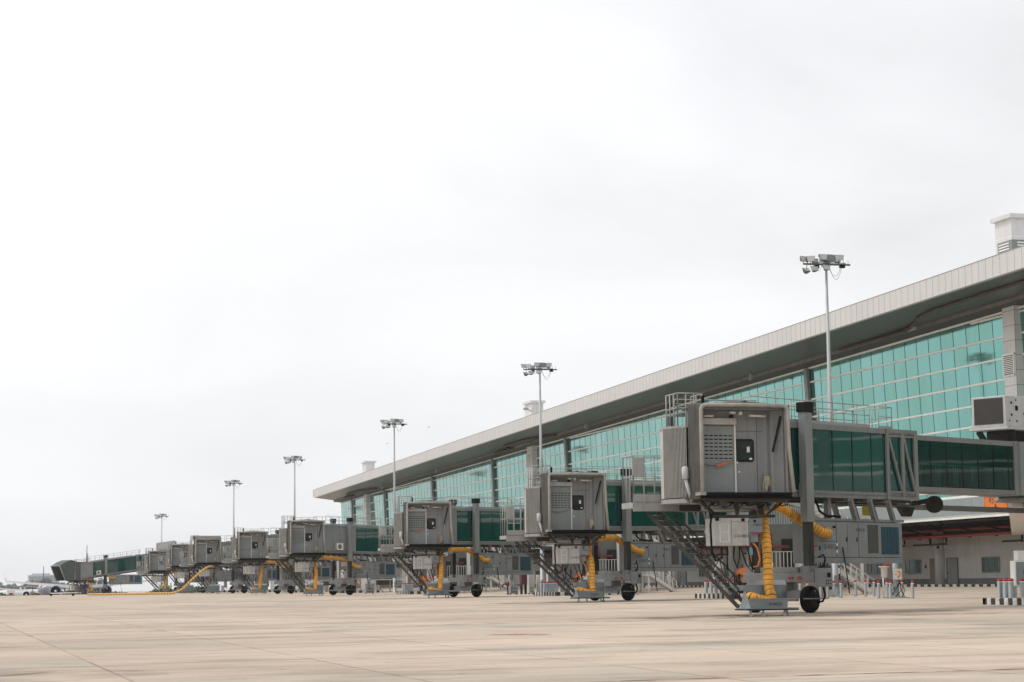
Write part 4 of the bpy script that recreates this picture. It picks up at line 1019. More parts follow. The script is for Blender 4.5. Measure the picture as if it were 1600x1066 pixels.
    # cage railing on the cab roof
    mb = MB(); rail(mb, [(-W-0.35,3.1,hh+0.1),(-W-0.35,1.75,hh+0.1),(-W+0.75,1.75,hh+0.1)], 1.38, step=0.42, r=0.028); rail(mb, [(-W+0.1,3.3,Hc+0.1),(W,3.3,Hc+0.1)], 0.42, step=0.9)
    rail(mb, [(-W+0.9,2.2,Hc+0.1),(-W+0.9,3.4,Hc+0.1)], 0.55, step=0.5)
    K('roof_cage', mb, 'rail_grey')
    mb = MB(); mb.box(-W+0.72,1.7,Hc+0.15,-W+0.84,1.8,Hc+0.55); K('antenna_box', mb, 'black')
    if condenser:
        TC = TS
        mb = MB(); mb.box(-1.9,-1.62,H+0.05,-1.0,-1.26,H+0.85); cn = O('condenser', mb, 'white_paint', M=TC, bevel=0.02)
        mb = MB(); mb.lathe([(0,0.28),(0.01,0.28)],(-1.5,-1.625,H+0.45),(0,-1,0),n=18); O('fan_guard', mb, 'lamp_body', cn, M=TC)
    # --- under the cab: slewing ring, beams, white cabinet
    mb = MB(); mb.lathe([(-0.62,0.95),(-0.60,1.25),(-0.24,1.3)],(0.2,2.2,0),n=30); K('slewing_ring', mb, 'panel_blue_grey')
    mb = MB()
    mb.beam((-W+0.3,0.3,-0.25),(W,0.3,-0.28),0.16,0.14); mb.beam((-W,0.5,-0.22),(-W+0.9,1.2,-0.75),0.10,0.12); mb.beam((-W+0.5,0.3,-0.30),(W-0.4,1.1,-0.42),0.09,0.09)
    mb.beam((-1.3,0.9,-0.92),(1.6,0.9,-0.90),0.16,0.12); mb.beam((-W+0.2,0.25,-0.62),(-1.0,0.9,-0.30),0.08,0.08); mb.beam((-0.1,0.8,-0.9),(-0.1,0.8,-0.2),0.14,0.10); mb.beam((1.05,0.9,-0.9),(1.05,1.2,-0.2),0.18,0.14)
    mb.box(-0.6,1.2,-0.55,0.9,3.2,-0.24); mb.beam((1.2,0.8,-0.85),(1.75,0.4,-0.35),0.08,0.1); mb.box(0.2,0.35,-0.48,0.55,0.6,-0.22); mb.box(-1.1,0.25,-0.5,-0.75,0.5,-0.2); mb.beam((0.8,0.35,-0.25),(1.1,0.35,-0.6),0.06,0.06)
    mb.beam((1.35,2.6,-2.9),(1.35,2.6,-0.2),0.26,0.24); mb.beam((1.0,1.6,-0.9),(1.0,1.6,-0.2),0.1,0.1); mb.box(-1.6,3.2,-0.6,1.9,4.6,-0.24)
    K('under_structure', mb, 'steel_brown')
    mb = MB()
    for q in range(7):
        xx = -1.5+q*0.5; mb.tube([(xx,0.4,-0.25),(xx+0.15,0.3,-0.5-0.1*(q%3)),(xx+0.45,0.35,-0.45),(xx+0.6,0.5,-0.25)],0.03,5)
    mb.tube([(-1.35,0.55,-0.85),(-1.42,0.5,-1.3),(-1.38,0.5,-2.4),(-1.2,0.5,-2.75),(-0.95,0.5,-2.6),(-0.9,0.6,-2.2)],0.05,8)
    mb.tube([(0.0,0.8,-2.15),(0.25,0.8,-2.9),(0.5,0.8,-3.2),(0.6,0.8,-2.2)],0.03,6); mb.tube([(0.3,0.8,-2.15),(0.5,0.8,-3.0),(0.62,0.8,-3.1)],0.035,6); mb.tube([(-0.6,0.8,-2.15),(-0.58,0.8,-3.1)],0.03,6)
    K('cable', mb, 'cable')
    zb0 = -2.12
    mb = MB(); mb.box(-1.15,0.75,zb0,0.40,1.75,-0.98); wc = K('white_cabinet', mb, 'corrugated_curtain', bevel=0.02)
    mb = MB(); mb.prism([(0.40,zb0+0.30),(0.62,zb0+0.56),(1.02,zb0+0.56),(1.02,-1.0),(0.40,-1.0)], 0.80, 1.70, M=XZ); mb.box(0.5,0.9,zb0+0.15,0.85,1.6,zb0+0.5); cc = K('converter_box', mb, 'panel_blue_grey', wc)
    mb = MB(); mb.box(0.45,0.79,zb0+0.50,1.03,1.7,zb0+0.56); K('red_edge', mb, 'pipe_red', wc)
    mb = MB(); mb.box(-0.92,0.735,zb0+0.16,-0.88,0.748,-1.22); mb.box(-0.54,0.735,zb0+0.16,-0.50,0.748,-1.22)
    for z_ in (zb0+0.14,zb0+0.54,-1.24): mb.box(-0.92,0.735,z_,-0.50,0.748,z_+0.03)
    K('vent_trim', mb, 'white_paint', wc)
    mb = MB()
    for x_ in (-0.40,0.36): mb.box(x_,0.743,zb0+0.03,x_+0.012,0.749,-1.05)
    mb.box(-0.42,0.743,-1.15,0.36,0.749,-1.138); mb.box(0.05,0.74,-1.12,0.2,0.749,-1.0); mb.box(0.62,0.785,-1.16,0.72,0.799,-1.06); mb.box(-1.1,0.72,-1.1,-0.95,0.749,-0.95)
    K('panel_seam', mb, 'black', wc)
    if detail > 0:
        text_obj('D-RICO', 0.17, CM@Mx((1,0,0),(0,0,1),(-0.13,0.742,zb0+0.34)), 'text_dark', wc); logo(wc, CM@Mx((1,0,0),(0,0,1),(-0.22,0.742,zb0+0.39)), 0.18)
        text_obj('D-RICO', 0.12, CM@Mx((1,0,0),(0,0,1),(0.58,0.792,zb0+0.82)), 'text_dark', wc)
    # small orange lead looped under the cabinet
    mb = MB(); mb.tube([(0.48,0.85,zb0-0.05),(0.46,0.85,zb0-0.55),(0.56,0.85,zb0-0.88),(0.78,0.85,zb0-0.85),(0.88,0.85,zb0-0.55),(0.78,0.85,zb0-0.1),(0.6,0.85,zb0+0.1)],0.04,8); K('orange_lead', mb, 'orange')
    mb = MB(); mb.box(0.40,0.78,zb0-0.38,0.55,0.92,zb0-0.12); K('plug', mb, 'logo_blue')
    # --- service stair from the landing behind the cab, down towards the apron
    topz = -0.62; low = -cz+0.30
    a = Vector((-W-0.9,4.2,topz)); b = Vector((0.85-W+1.0,0.9,low))
    if k == 9: b = Vector((-W+0.6,5.5,low)); a = Vector((-W-0.9,3.4,topz))
    d = (b-a); dh = Vector((d.x,d.y,0)).normalized(); pr = Vector((-dh.y,dh.x,0))*0.85
    if pr.x < 0: pr = -pr
    mb = MB()
    for off in (Vector((0,0,0)), pr):
        mb.beam(a+off, b+off, 0.05, 0.16); mb.beam(a+off+Vector((0,0,0.75)), b+off+Vector((0,0,0.75)), 0.05, 0.07)
        for q in range(13):
            t0 = q/13; t1 = (q+1)/13
            p0 = a.lerp(b,t0)+off; p1 = a.lerp(b,t1)+off+Vector((0,0,0.75)); p2 = a.lerp(b,t1)+off
            mb.beam(p0+Vector((0,0,0.75)), p2, 0.03, 0.035) if q % 2 else mb.beam(p0, p1, 0.03, 0.035)
    stt = K('service_stair', mb, 'steel_brown')
    mb = MB()
    for q in range(17): p = a.lerp(b,(q+0.5)/17); mb.beam(p, p+pr, 0.24, 0.035)
    K('tread', mb, 'rail_grey', stt)
    mb = MB(); mb.box(-W-1.75,3.6,-0.46,-W+0.5,5.0,-0.22); mb.box(-W-1.7,3.55,-0.60,-W+1.6,3.7,-0.30); ld = K('landing', mb, 'paint_grey_light')
    mb = MB(); rail(mb, [(-W+0.2,3.62,-0.2),(-W-1.7,3.62,-0.2),(-W-1.7,4.9,-0.2),(-W+0.2,4.9,-0.2)], 1.95, step=0.5, r=0.028); mb.box(-W-1.7,3.60,0.55,-W-0.8,3.63,0.62)
    K('landing_railing', mb, 'rail_grey', ld)
    mb = MB(); mb.box(-W-1.72,3.58,-0.2,-W-0.5,3.66,0.12); mb.box(-W-1.74,3.58,0.9,-W-1.25,3.66,1.65); K('kick_plate', mb, 'paint_grey_light', ld)
    # --- hose elbow under the cab
    EL = CM @ Vector((W-0.52, 1.6, -0.62))
    if k == 9: EL = T @ Vector((-3.6,-0.6,H-0.9))
    mb = MB(); mb.lathe([(0,0.20),(0.35,0.27)],EL+Vector((0,0,0.35)),(0,0,-1),n=16); mb.lathe([(0,0.2),(0.45,0.23)],EL+Vector((0,0,0.15)),Vector((U.x,U.y,0.0))-V*0.1,n=16); mb.box(EL.x-0.12,EL.y-0.1,EL.z+0.3,EL.x+0.12,EL.y+0.1,EL.z+0.65)
    O('hose_elbow', mb, 'panel_blue_grey')
    return dict(root=root, A=A, U=U, V=V, T=T, TS=TS, g=g, H=H, pz0=pz0, pz1=pz1, EL=EL, CM=CM, cz=cz, Rc=Rc, L=L, sl=sl_)

ORD = ['nearest','second nearest','third nearest','fourth nearest','fifth nearest','sixth nearest','seventh nearest','eighth nearest','farthest']
def build_cart(B, n):
    """low hose cart on castors in front of the carriage, with the hose that falls into it"""
    A, g = B['A'], B['g']; CM = B['CM']
    c = (CM @ Vector((0.80, -0.15, 0))) + Vector((A.x, A.y, 0)); c.z = gz(c.x, c.y)
    rz = 0.0 if n != 9 else R(20)
    if n == 9:
        c = Vector((A.x, A.y, 0)) + B['U']*(-2.8) - B['V']*2.2; c.z = gz(c.x, c.y)
    t = thing('hose_cart', f'grey tray cart on castors under the {ORD[n-1]} jet bridge, catching its yellow hose', 'cart', c, rz, 'hose carts under the jet bridges')
    mb = MB()
    x0,x1,x2 = -1.12,0.55,1.10
    # tray: floor, front, sides rising to the back box
    mb.box(-1.12,-0.55,0.30,1.10,0.75,0.34)
    mb.add([(-1.02,-0.50,0.34),(0.60,-0.50,0.34),(0.62,-0.56,0.70),(-1.14,-0.56,0.70)], [(0,1,2,3)]); 
    mb.add([(-1.02,-0.50,0.34),(-1.14,-0.56,0.70),(-0.75,0.75,1.12),(-0.95,0.75,0.34)], [(0,1,2,3)])
    mb.add([(0.60,-0.50,0.34),(0.62,-0.56,0.70),(1.12,0.72,1.22),(1.12,0.72,0.34)], [(0,1,2,3)])
    mb.box(-1.16,-0.60,0.685,0.64,-0.55,0.72)
    mb.box(-0.80,0.68,0.34,1.12,0.72,1.05)
    b_ = obj('tray', mb, 'panel_blue_grey', t)
    mb = MB(); mb.box(-1.22,-0.62,0.24,1.05,0.7,0.298); obj('chassis', mb, 'under_dark', t)
    mb = MB(); mb.box(-0.82,0.72,1.04,1.12,1.5,1.26); bx = obj('lid_box', mb, 'panel_blue_grey', t, bevel=0.01)
    mb = MB(); mb.add([(-0.70,0.70,1.27),(1.12,0.70,1.27),(1.40,1.52,1.46),(-0.2,1.52,1.46),(-0.70,0.70,1.262),(1.12,0.70,1.262),(1.40,1.52,1.45),(-0.2,1.52,1.45)], [(0,1,2,3),(4,7,6,5),(0,4,5,1),(1,5,6,2),(2,6,7,3),(3,7,4,0)]); obj('lid', mb, 'galv', t)
    for (x,y) in ((-1.0,-0.45),(-0.45,-0.45),(0.50,-0.45),(0.92,0.30)):
        mb = MB(); mb.box(x-0.04,y-0.03,0.10,x+0.04,y+0.03,0.26); mb.lathe([(-0.03,0.08),(0.03,0.08)],(x,y,0.08),(0.3,1,0),n=12); obj('castor', mb, 'galv', t)
    if n <= 3:
        text_obj('D-RICO', 0.17, Mx((1,0,0),(0,-0.16,1),(-0.22,-0.542,0.44)), 'text_dark', t, name='lettering'); logo(t, Mx((1,0,0),(0,-0.16,1),(-0.34,-0.545,0.50)), 0.18)
        mb = MB()
        for x in (-0.62,): mb.lathe([(0,0.045),(0.01,0.045)],(x,0.679,0.86),(0,-1,0),n=10)
        mb.box(-0.35,0.668,0.82,-0.12,0.678,0.90); mb.lathe([(0,0.04),(0.01,0.04)],(1.0,0.66,0.98),(0,-1,0),n=10); obj('reflector', mb, 'orange', t)
    return t, c
def build_hoses(B, n, c):
    A, g, T = B['A'], B['g'], B['T']; base = Vector((A.x, A.y, g))
    EL = B['EL']; r = 0.20
    loc = c - base
    e = EL + Vector((0,0,0.02))
    tray = loc + Vector((0.12,0.10,0.50))
    if n == 9: tray = loc + Vector((0.1,0.2,0.5))
    pts = [e, e+Vector((0.0,-0.02,-0.6)), e.lerp(tray,0.45)+Vector((0.03,0,0)), e.lerp(tray,0.8)+Vector((-0.02,0,0)), tray+Vector((0.05,0,0.25)), tray]
    if n > 1: pts[1] = e+Vector((-0.12,0,-0.8))
    h1 = thing('duct_hose', f'yellow ribbed air hose dropping from under the {ORD[n-1]} jet bridge into the cart', 'hose', base, 0, 'yellow hoses falling into the carts')
    mb = hose_mesh(pts, r, 0.24); obj('drop', mb, ['yellow_hose','hose_band'], h1)
    q = e.lerp(tray, 0.58); mb = MB(); q2 = e.lerp(tray,0.63); mb.tube([q+Vector((0.03,0,0)), q2+Vector((0.03,0,-0.08))], r*1.03, 12); obj('joint_sleeve', mb, 'kerb_white', h1)
    c0 = loc
    pl = [c0+Vector((0.2,0.3,0.64)), c0+Vector((-0.15,0.35,0.68)), c0+Vector((-0.55,0.25,0.78)), c0+Vector((-0.85,-0.05,0.82)), c0+Vector((-0.8,-0.3,0.76)), c0+Vector((-0.4,-0.3,0.66)), c0+Vector((0.25,-0.3,0.44))]
    mb = hose_mesh(pl, r*0.85, 0.16, wob=0.06); obj('slack', mb, ['yellow_hose','hose_band'], h1)
    h2 = thing('duct_hose', f'yellow ribbed air hose sagging from the {ORD[n-1]} jet bridge elbow to its air unit', 'hose', base, 0, 'yellow hoses feeding from the air units')
    pz1 = B['pz1']; H = B['H']
    s = EL + B['U']*0.42 + Vector((0,0,0.12))
    pts = [s, s+B['U']*0.5+Vector((0,0,0.06)), T@Vector((-0.7,-1.0,pz1+0.38)), T@Vector((0.1,-0.95,pz1+0.10)), T@Vector((0.55,-1.30,pz1-0.22)), T@Vector((1.1,-1.50,pz1-0.52)), T@Vector((1.55,-1.45,pz1-0.55)), T@Vector((1.78,-1.12,pz1-0.5))]
    if n == 9: pts[0] = s
    mb = hose_mesh(pts, r*1.0, 0.15); obj('feed', mb, ['yellow_hose','hose_band'], h2)

LAB = [
 'largest and nearest jet bridge, at the right of the row',
 'second nearest jet bridge, dark square cab just left of the largest one',
 'third nearest jet bridge, in front of the left half of the glass wall',
 'fourth nearest jet bridge, with a small white condenser, below the roof end',
 'fifth nearest jet bridge, first one standing clear left of the terminal roof',
 'sixth nearest jet bridge, rounded canopy over its cab and a hose slung to the ground',
 'seventh nearest jet bridge, squeezed between a rounded canopy cab and a lower cab',
 'eighth nearest jet bridge, lowest front facing cab beside the side on one',
 'farthest jet bridge, seen from its side with its cab canopy pointing left']
SPEC = [(37.4,82.3,-3.87,4.99,20.3),(45.9,130,-4.10,4.83,12.8),(48.5,178,-4.65,4.99,12.7),(48.8,235,-5.05,5.29,12.4),(51,286,-5.3,5.47,12.4),(50.5,325,-5.6,5.44,12.4),(50.5,360,-5.1,5.38,12.4),(50,394,-4.6,4.9,12.4)]
BR = []
for i, (x,y,dx,cf,L) in enumerate(SPEC):
    B = build_bridge(i+1, x, y, dx, cf, L, LAB[i], cab_rot=R([0,2,-3,3,-2,2,-3,2][i]), detail=2 if i < 4 else (1 if i < 5 else 0), condenser=(i >= 3), cabroof=(i == 5))
    BR.append(B)
    t, c = build_cart(B, i+1)
    if i not in (5,6): build_hoses(B, i+1, c)
B9 = build_bridge(9, 38.3, 430, 0, 3.5, 12.4, LAB[8], cab_rot=R(-68), phi=R(0), detail=0, straight=False, cabdist=7.0, condenser=True)
BR.append(B9); t, c = build_cart(B9, 9); build_hoses(B9, 9, c)
# long hose from the sixth bridge down to the ground
B = BR[5]
P0 = Vector((B['A'].x, B['A'].y, B['g'])) + B['EL']
def gp(x, y, d=0.2): return Vector((x, y, gz(x,y)+d))
mb = hose_mesh([P0, Vector((43.8,319,4.7)), Vector((41.6,319,2.95)), Vector((40.2,319,1.55)), gp(38.6,319.5,0.25), gp(36.5,321), gp(32,325), gp(26.6,330)], 0.16, 0.5)
tag(obj('duct_hose', mb, ['yellow_hose_pale','hose_band']), 'long pale yellow hose from the rounded canopy cab down and along the ground', 'hose')

# ------------------------------------------------------------------ kerb islands, bollards and equipment at each rotunda
NTH = ['first','second','third','fourth','fifth','sixth','seventh','eighth','ninth','tenth','eleventh','twelfth']
mbp = MB(); mbp.lathe([(0,0.17),(0.04,0.17),(0.045,0.13),(0.86,0.13)],n=16)
mbc = MB(); mbc.lathe([(0.86,0.135),(0.98,0.135),(1.0,0.06)],n=16)
mbw = MB(); mbw.lathe([(0.80,0.133),(0.86,0.133)],n=16)
proto_b = None
def place_bollard(x, y, z, label, group, s=1.0):
    global proto_b
    if proto_b is None:
        proto_b = thing('bollard', label, 'bollard', (x,y,z), 0, group)
        obj('post', mbp, 'bollard_grey', proto_b); obj('cap', mbc, 'red', proto_b); obj('white_band', mbw, 'white_paint', proto_b)
        o = proto_b
    else:
        o = copy_tree(proto_b); o.location = (x,y,z); o['label'] = label; o['group'] = group
    o.scale = (s,s,1.15 if s < 1 else 1.0)
    return o
for i, B in enumerate(BR[:8]):
    rc = B['Rc']; nm = ORD[i]
    hx, hy = 3.0, 3.5
    ic = Vector((rc.x-0.1, rc.y-3.4, 0)); ig = gz(ic.x, ic.y)
    t = thing('kerb_island', f'black and white kerb island round the pillar of the {nm} jet bridge', 'kerb', (ic.x, ic.y, ig), 0, 'kerb islands under the rotundas')
    mb = MB(); z0 = ig
    mb.box(-hx+0.3,-hy+0.3,-0.2,hx-0.3,hy-0.3,0.30); obj('slab', mb, 'wall_white', t)
    mb = MB(); k = 0; x = -hx
    bl = 0.42
    while x < hx-0.1: mb.box(x,-hy,-0.25,min(x+bl,hx)-0.01,-hy+0.29,0.34,k%2); mb.box(x,hy-0.29,-0.25,min(x+bl,hx)-0.01,hy,0.34,k%2); x += bl; k += 1
    y = -hy+0.30; k = 1
    while y < hy-0.35: mb.box(-hx,y,-0.25,-hx+0.29,y+bl-0.01,0.34,k%2); mb.box(hx-0.29,y,-0.25,hx,y+bl-0.01,0.34,k%2); y += bl; k += 1
    obj('kerb_stones', mb, ['hazard_black','kerb_white'], t, bevel=0.03 if i < 3 else 0)
    nb = [5,6,9,8,6,5,4,3][i]
    offs = [0.8,1.35,1.9,3.0,4.3] if i == 0 else [0.8+0.95*q for q in range(min(nb,6))]
    spots = [(ic.x-hx+0.55, ic.y+hy-q) for q in offs]+[(ic.x-hx+0.55+0.62*(q+1), ic.y-hy+0.6) for q in range(nb-len(offs))]
    for q, (X, Y) in enumerate(spots):
        place_bollard(X, Y, ig+0.30, f'{NTH[q]} bollard from the left on the kerb island of the {nm} jet bridge', f'bollards on the kerb island of the {nm} jet bridge', 1.0)
    # electrical cabinets
    gg = ig+0.30
    for q, (dx,dy,w_,d_,h_,z_) in enumerate(((-1.95,-1.5,0.6,0.5,1.25,0.62),(0.9,-3.0,0.9,0.6,1.7,0.1),(2.1,-3.2,0.8,0.6,1.5,0.1))):
        cbx = thing('electrical_cabinet', f'{["light grey cabinet on short legs","tall pale cabinet","end cabinet"][q]} beside the pillar of the {nm} jet bridge', 'cabinet', (rc.x+dx, rc.y+dy, gg), 0, 'electrical cabinets at the bridge pillars')
        mb = MB(); mb.box(-w_/2,-d_/2,z_,w_/2,d_/2,z_+h_); obj('housing', mb, ['white_paint','wall_white','panel_grey'][q], cbx, bevel=0.02)
        mb = MB(); mb.box(-w_/2+0.05,-d_/2-0.02,z_+0.06,w_/2-0.05,-d_/2-0.002,z_+h_-0.06); dd = obj('door', mb, ['panel_grey','white_paint','wall_white'][q], cbx)
        mb = MB(); mb.box(w_/2-0.16,-d_/2-0.05,z_+h_*0.5,w_/2-0.12,-d_/2-0.021,z_+h_*0.5+0.14); obj('handle', mb, 'black', dd)
        if z_ > 0.3:
            mb = MB(); mb.box(-w_/2+0.05,-0.1,0,-w_/2+0.13,0.1,z_); mb.box(w_/2-0.13,-0.1,0,w_/2-0.05,0.1,z_); obj('leg', mb, 'galv', cbx)
            mb = MB(); mb.box(-0.1,-d_/2+0.05,z_+h_+0.01,0.3,d_/2-0.05,z_+h_+0.5); obj('top_box', mb, 'white_paint', cbx)
    # orange hose reel
    if i in (1,2,3,4):
        hr = thing('hose_reel', f'orange cable reel on a black stand near the pillar of the {nm} jet bridge', 'hose reel', (rc.x-0.6+(1.2 if i == 2 else 0), rc.y-2.9, gz(rc.x,rc.y)), 0, 'orange cable reels')
        mb = MB(); mb.lathe([(-0.22,0.55),(-0.18,0.42),(0.18,0.42),(0.22,0.55)],(0,0,1.55),(0.2,1,0),n=22); mb.tube([(0.3,-0.2,1.3),(0.7,-0.25,1.0),(1.0,-0.25,1.25),(0.9,-0.25,1.9),(0.4,-0.25,2.0)],0.08,8); obj('reel', mb, 'orange', hr)
        mb = MB(); mb.box(-0.3,-0.25,0,0.3,0.25,1.05); mb.box(-0.45,-0.32,1.0,-0.37,0.32,1.7); obj('stand', mb, 'black', hr)
        mb = MB(); mb.box(-0.9,-0.26,1.5,0.6,-0.22,1.58); obj('axle', mb, 'black', hr)
    # escape stairs with white railings behind the rotunda
    gs = gz(rc.x+6, rc.y+3)
    st = thing('escape_stairs', f'white railed escape stairs and landing behind the pillar of the {nm} jet bridge', 'stairs', (rc.x, rc.y, gs), 0, 'white escape stairs')
    def flight(a, b, wv):
        a = Vector(a); b = Vector(b); wv = Vector(wv)
        mb = MB()
        for o_ in (Vector((0,0,0)), wv): mb.beam(a+o_, b+o_, 0.06, 0.28)
        n_ = 11
        for q in range(n_): p = a.lerp(b,(q+0.5)/n_); mb.beam(p+wv*0.04, p+wv*0.96, 0.26, 0.04)
        fl = obj('flight', mb, 'white_paint', st)
        mb = MB()
        for o_ in (Vector((0,0,0)), wv):
            mb.tube([a+o_+Vector((0,0,1.05)), b+o_+Vector((0,0,1.05))],0.035,6); mb.tube([a+o_+Vector((0,0,0.6)), b+o_+Vector((0,0,0.6))],0.025,6)
            for q in range(7): p = a.lerp(b,q/6)+o_; mb.tube([p,p+Vector((0,0,1.05))],0.03,6)
        obj('railing', mb, 'white_paint', fl)
    flight((9.7,3.2,1.85),(12.4,3.2,0.15),(0,1.1,0)); flight((7.6,5.2,7.4),(11.4,5.2,4.9),(0,1.1,0))
    mb = MB(); mb.box(3.9,3.0,1.72,9.7,5.6,1.84); mb.box(9.5,4.9,4.78,12.6,6.6,4.9); obj('landing', mb, 'white_paint', st)
    mb = MB()
    for x_ in (4.0,6.7,9.5): mb.box(x_-0.08,3.1,0,x_+0.08,3.26,1.71); mb.box(x_-0.08,5.3,0,x_+0.08,5.46,1.71)
    mb.box(12.3,5.0,0,12.5,5.2,4.77); mb.box(6.9,4.6,1.85,7.25,4.95,6.0); obj('stair_post', mb, 'white_paint', st)
    mb = MB(); rail(mb, [(3.9,3.02,1.84),(9.6,3.02,1.84)], 1.45, step=0.30, r=0.028, mid=False); mb.tube([(3.9,3.02,2.0),(9.6,3.02,2.0)],0.03,6); obj('landing_railing', mb, 'white_paint', st)
    mb = MB(); mb.box(4.1,5.62,1.0,7.8,7.6,5.4); rm = obj('plant_room', mb, 'wall_plinth', st)
    mb = MB(); mb.box(4.4,5.58,1.85,5.4,5.615,3.9); mb.box(6.1,5.58,1.85,7.2,5.615,4.3); obj('dark_opening', mb, 'under_dark', rm)
    mb = MB(); mb.tube([(4.0,5.4,4.6),(5.2,5.4,4.6),(5.2,5.4,3.7),(6.6,5.4,3.7)],0.1,8); obj('red_pipe', mb, 'pipe_red', rm)
    # freestanding bollards around a hydrant pit beside the stand
    if i in (0,1,2,3):
        px_ = rc.x+5.0 if i else 61.6; py_ = rc.y-17.5 if i else 122.5
        if i == 0: pos = [(62.4,133.2),(64.3,133.7),(63.8,131.1),(64.6,131.4),(60.8,123.0),(61.25,122.2),(64.0,126.0),(61.3,119.2),(62.9,126.0)]
        else: pos = []
        if i in (1,2): pos = [(rc.x+0.2+0.75*q, rc.y-8.5-(q%2)*0.5) for q in range(6)]
        for q, (X,Y) in enumerate(pos):
            place_bollard(X, Y, gz(X,Y), f'slim bollard, {NTH[q]} of those round the {"white hydrant pot" if i == 0 else "pit near the "+nm+" jet bridge"}', 'slim bollards round the service pits', 0.72)
# hydrant pot with pole, sign boards and navy box between the first and second stands
hp = thing('service_pillar', 'grey service pillar with a red tipped pole, a white pot and a notice board among slim bollards', 'service pillar', (62.1,123.1,gz(62.1,123.1)))
mb = MB(); mb.lathe([(0,0.9),(0.06,0.9),(0.07,0.3),(0.35,0.2),(2.6,0.2),(2.62,0.1)],n=18); obj('post', mb, 'bollard_grey', hp)
mb = MB(); mb.box(-0.32,-0.34,1.2,0.30,-0.30,1.9); nb_ = obj('notice_board', mb, 'white_paint', hp)
mb = MB(); mb.tube([(-0.05,-0.35,1.75),(0.12,-0.35,1.72),(0.15,-0.35,1.5),(0.0,-0.35,1.35)],0.05,6); mb.box(-0.2,-0.352,1.5,-0.05,-0.341,1.56); obj('orange_mark', mb, 'orange', nb_)
mb = MB(); mb.lathe([(1.3,0.10),(1.4,0.20),(2.0,0.24),(2.02,0.36),(2.07,0.36)],(-0.75,0.1,0),n=16); mb.tube([(-0.85,0.1,0),(-0.85,0.1,1.45)],0.05,8); obj('pot', mb, 'white_paint', hp)
mb = MB(); mb.box(-0.75,-0.12,2.05,-0.45,-0.08,2.6); obj('red_plate', mb, 'red', hp)
mb = MB()
for q in range(6): mb.tube([(0.5*math.cos(q),0.3*math.sin(q)-0.3,0.05),(0.35*math.cos(q+1),0.3*math.sin(q)-0.35,0.5),(0.2,-0.25,1.0)],0.025,5)
obj('cable', mb, 'cable', hp)
nv = thing('charging_cabinet', 'dark navy rounded cabinet with white notices on its front', 'cabinet', (64.9,140.0,gz(64.9,140.0)+0.1))
mb = MB(); mb.box(-1.05,-0.5,0.35,1.05,0.5,2.15); bd = obj('housing', mb, 'navy_box', nv, bevel=0.12)
mb = MB(); mb.box(0.45,-0.53,1.5,0.95,-0.502,1.95); mb.lathe([(0,0.13),(0.01,0.13)],(-0.55,-0.51,1.8),(0,-1,0),n=14); mb.box(-0.1,-0.53,1.35,0.35,-0.502,1.48); mb.lathe([(0,0.07),(0.01,0.07)],(0,-0.51,1.68),(0,-1,0),n=12); obj('notice', mb, 'white_paint', nv)
mb = MB(); mb.box(-0.9,-0.4,0,-0.7,0.4,0.35); mb.box(0.7,-0.4,0,0.9,0.4,0.35); obj('foot', mb, 'black', nv)
mb = MB(); mb.tube([(0.2,0,2.1),(0.25,0,2.8),(0.2,0,3.6)],0.07,6); obj('cable', mb, 'cable', nv)
cr = thing('crate', 'low brown timber crate left of the slim bollards under the air unit', 'crate', (61.0,133.6,gz(61,133.6)))
mb = MB()
for q in range(5): mb.box(-0.9,-0.6,0.02+q*0.21,0.9,0.6,0.02+q*0.21+0.19)
for x in (-0.9,-0.05,0.8): mb.box(x,-0.63,0,x+0.1,-0.602,1.05)
obj('box', mb, 'crate', cr)
for i, B in enumerate((BR[1], BR[2])):
    rc = B['Rc']; X = rc.x+3.2+(0 if i else 0.8); Y = rc.y-9.5-i*0
    if i == 0: X, Y = 66.2, 151.0
    else: X, Y = 59.2, 205.0
    h = thing('fire_hydrant', f'dark red hydrant {"with a curved outlet behind the white hydrant pot" if i == 0 else "beside a grey block left of the second jet bridge"}', 'fire hydrant', (X,Y,gz(X,Y)))
    h.scale = (0.62,0.62,0.68)
    mb = MB(); mb.lathe([(0,0.25),(0.08,0.25),(0.1,0.14),(1.3,0.14),(1.35,0.32),(1.9,0.32),(1.95,0.1)],n=14); obj('barrel', mb, 'maroon', h)
    mb = MB(); mb.tube([(0,0,1.6),(-0.5,0,1.62),(-0.85,0,1.5),(-0.95,0,1.1)],0.13,8); obj('outlet', mb, 'maroon', h)
for q, (X,Y,w_,z0_,h_,mn,lb) in enumerate(((60.1,206,0.85,0.06,0.95,'panel_blue_grey','blue grey machine block beside the dark red hydrant'),(61.5,207,0.62,1.0,2.2,'maroon','tall dark maroon louvred panel on short legs behind the third air unit'),(57.0,262,1.1,0.06,1.3,'panel_grey','grey pump housing among bollards behind the fourth jet bridge'),(62.6,208,0.6,0.06,2.0,'unit_white','pale tall locker right of the dark maroon louvred panel'),(63.6,208,0.6,0.06,2.0,'wall_white','off white locker standing just left of the bollard row'))):
    o = thing('utility_unit', lb, 'utility unit', (X,Y,gz(X,Y)))
    mb = MB(); mb.box(-w_/2,-0.4,z0_+0.02,w_/2,0.4,h_); obj('housing', mb, mn, o, bevel=0.03)
    mb = MB()
    for r_ in range(2): mb.box(-w_/2+0.12,-0.43,z0_+0.2+r_*0.35,w_/2-0.12,-0.402,z0_+0.26+r_*0.35)
    obj('louvre', mb, 'grey_grille', o)
    mb = MB(); mb.box(-w_/2+0.05,-0.35,0,-w_/2+0.12,0.35,z0_+0.02); mb.box(w_/2-0.12,-0.35,0,w_/2-0.05,0.35,z0_+0.02); obj('base', mb, 'black', o)

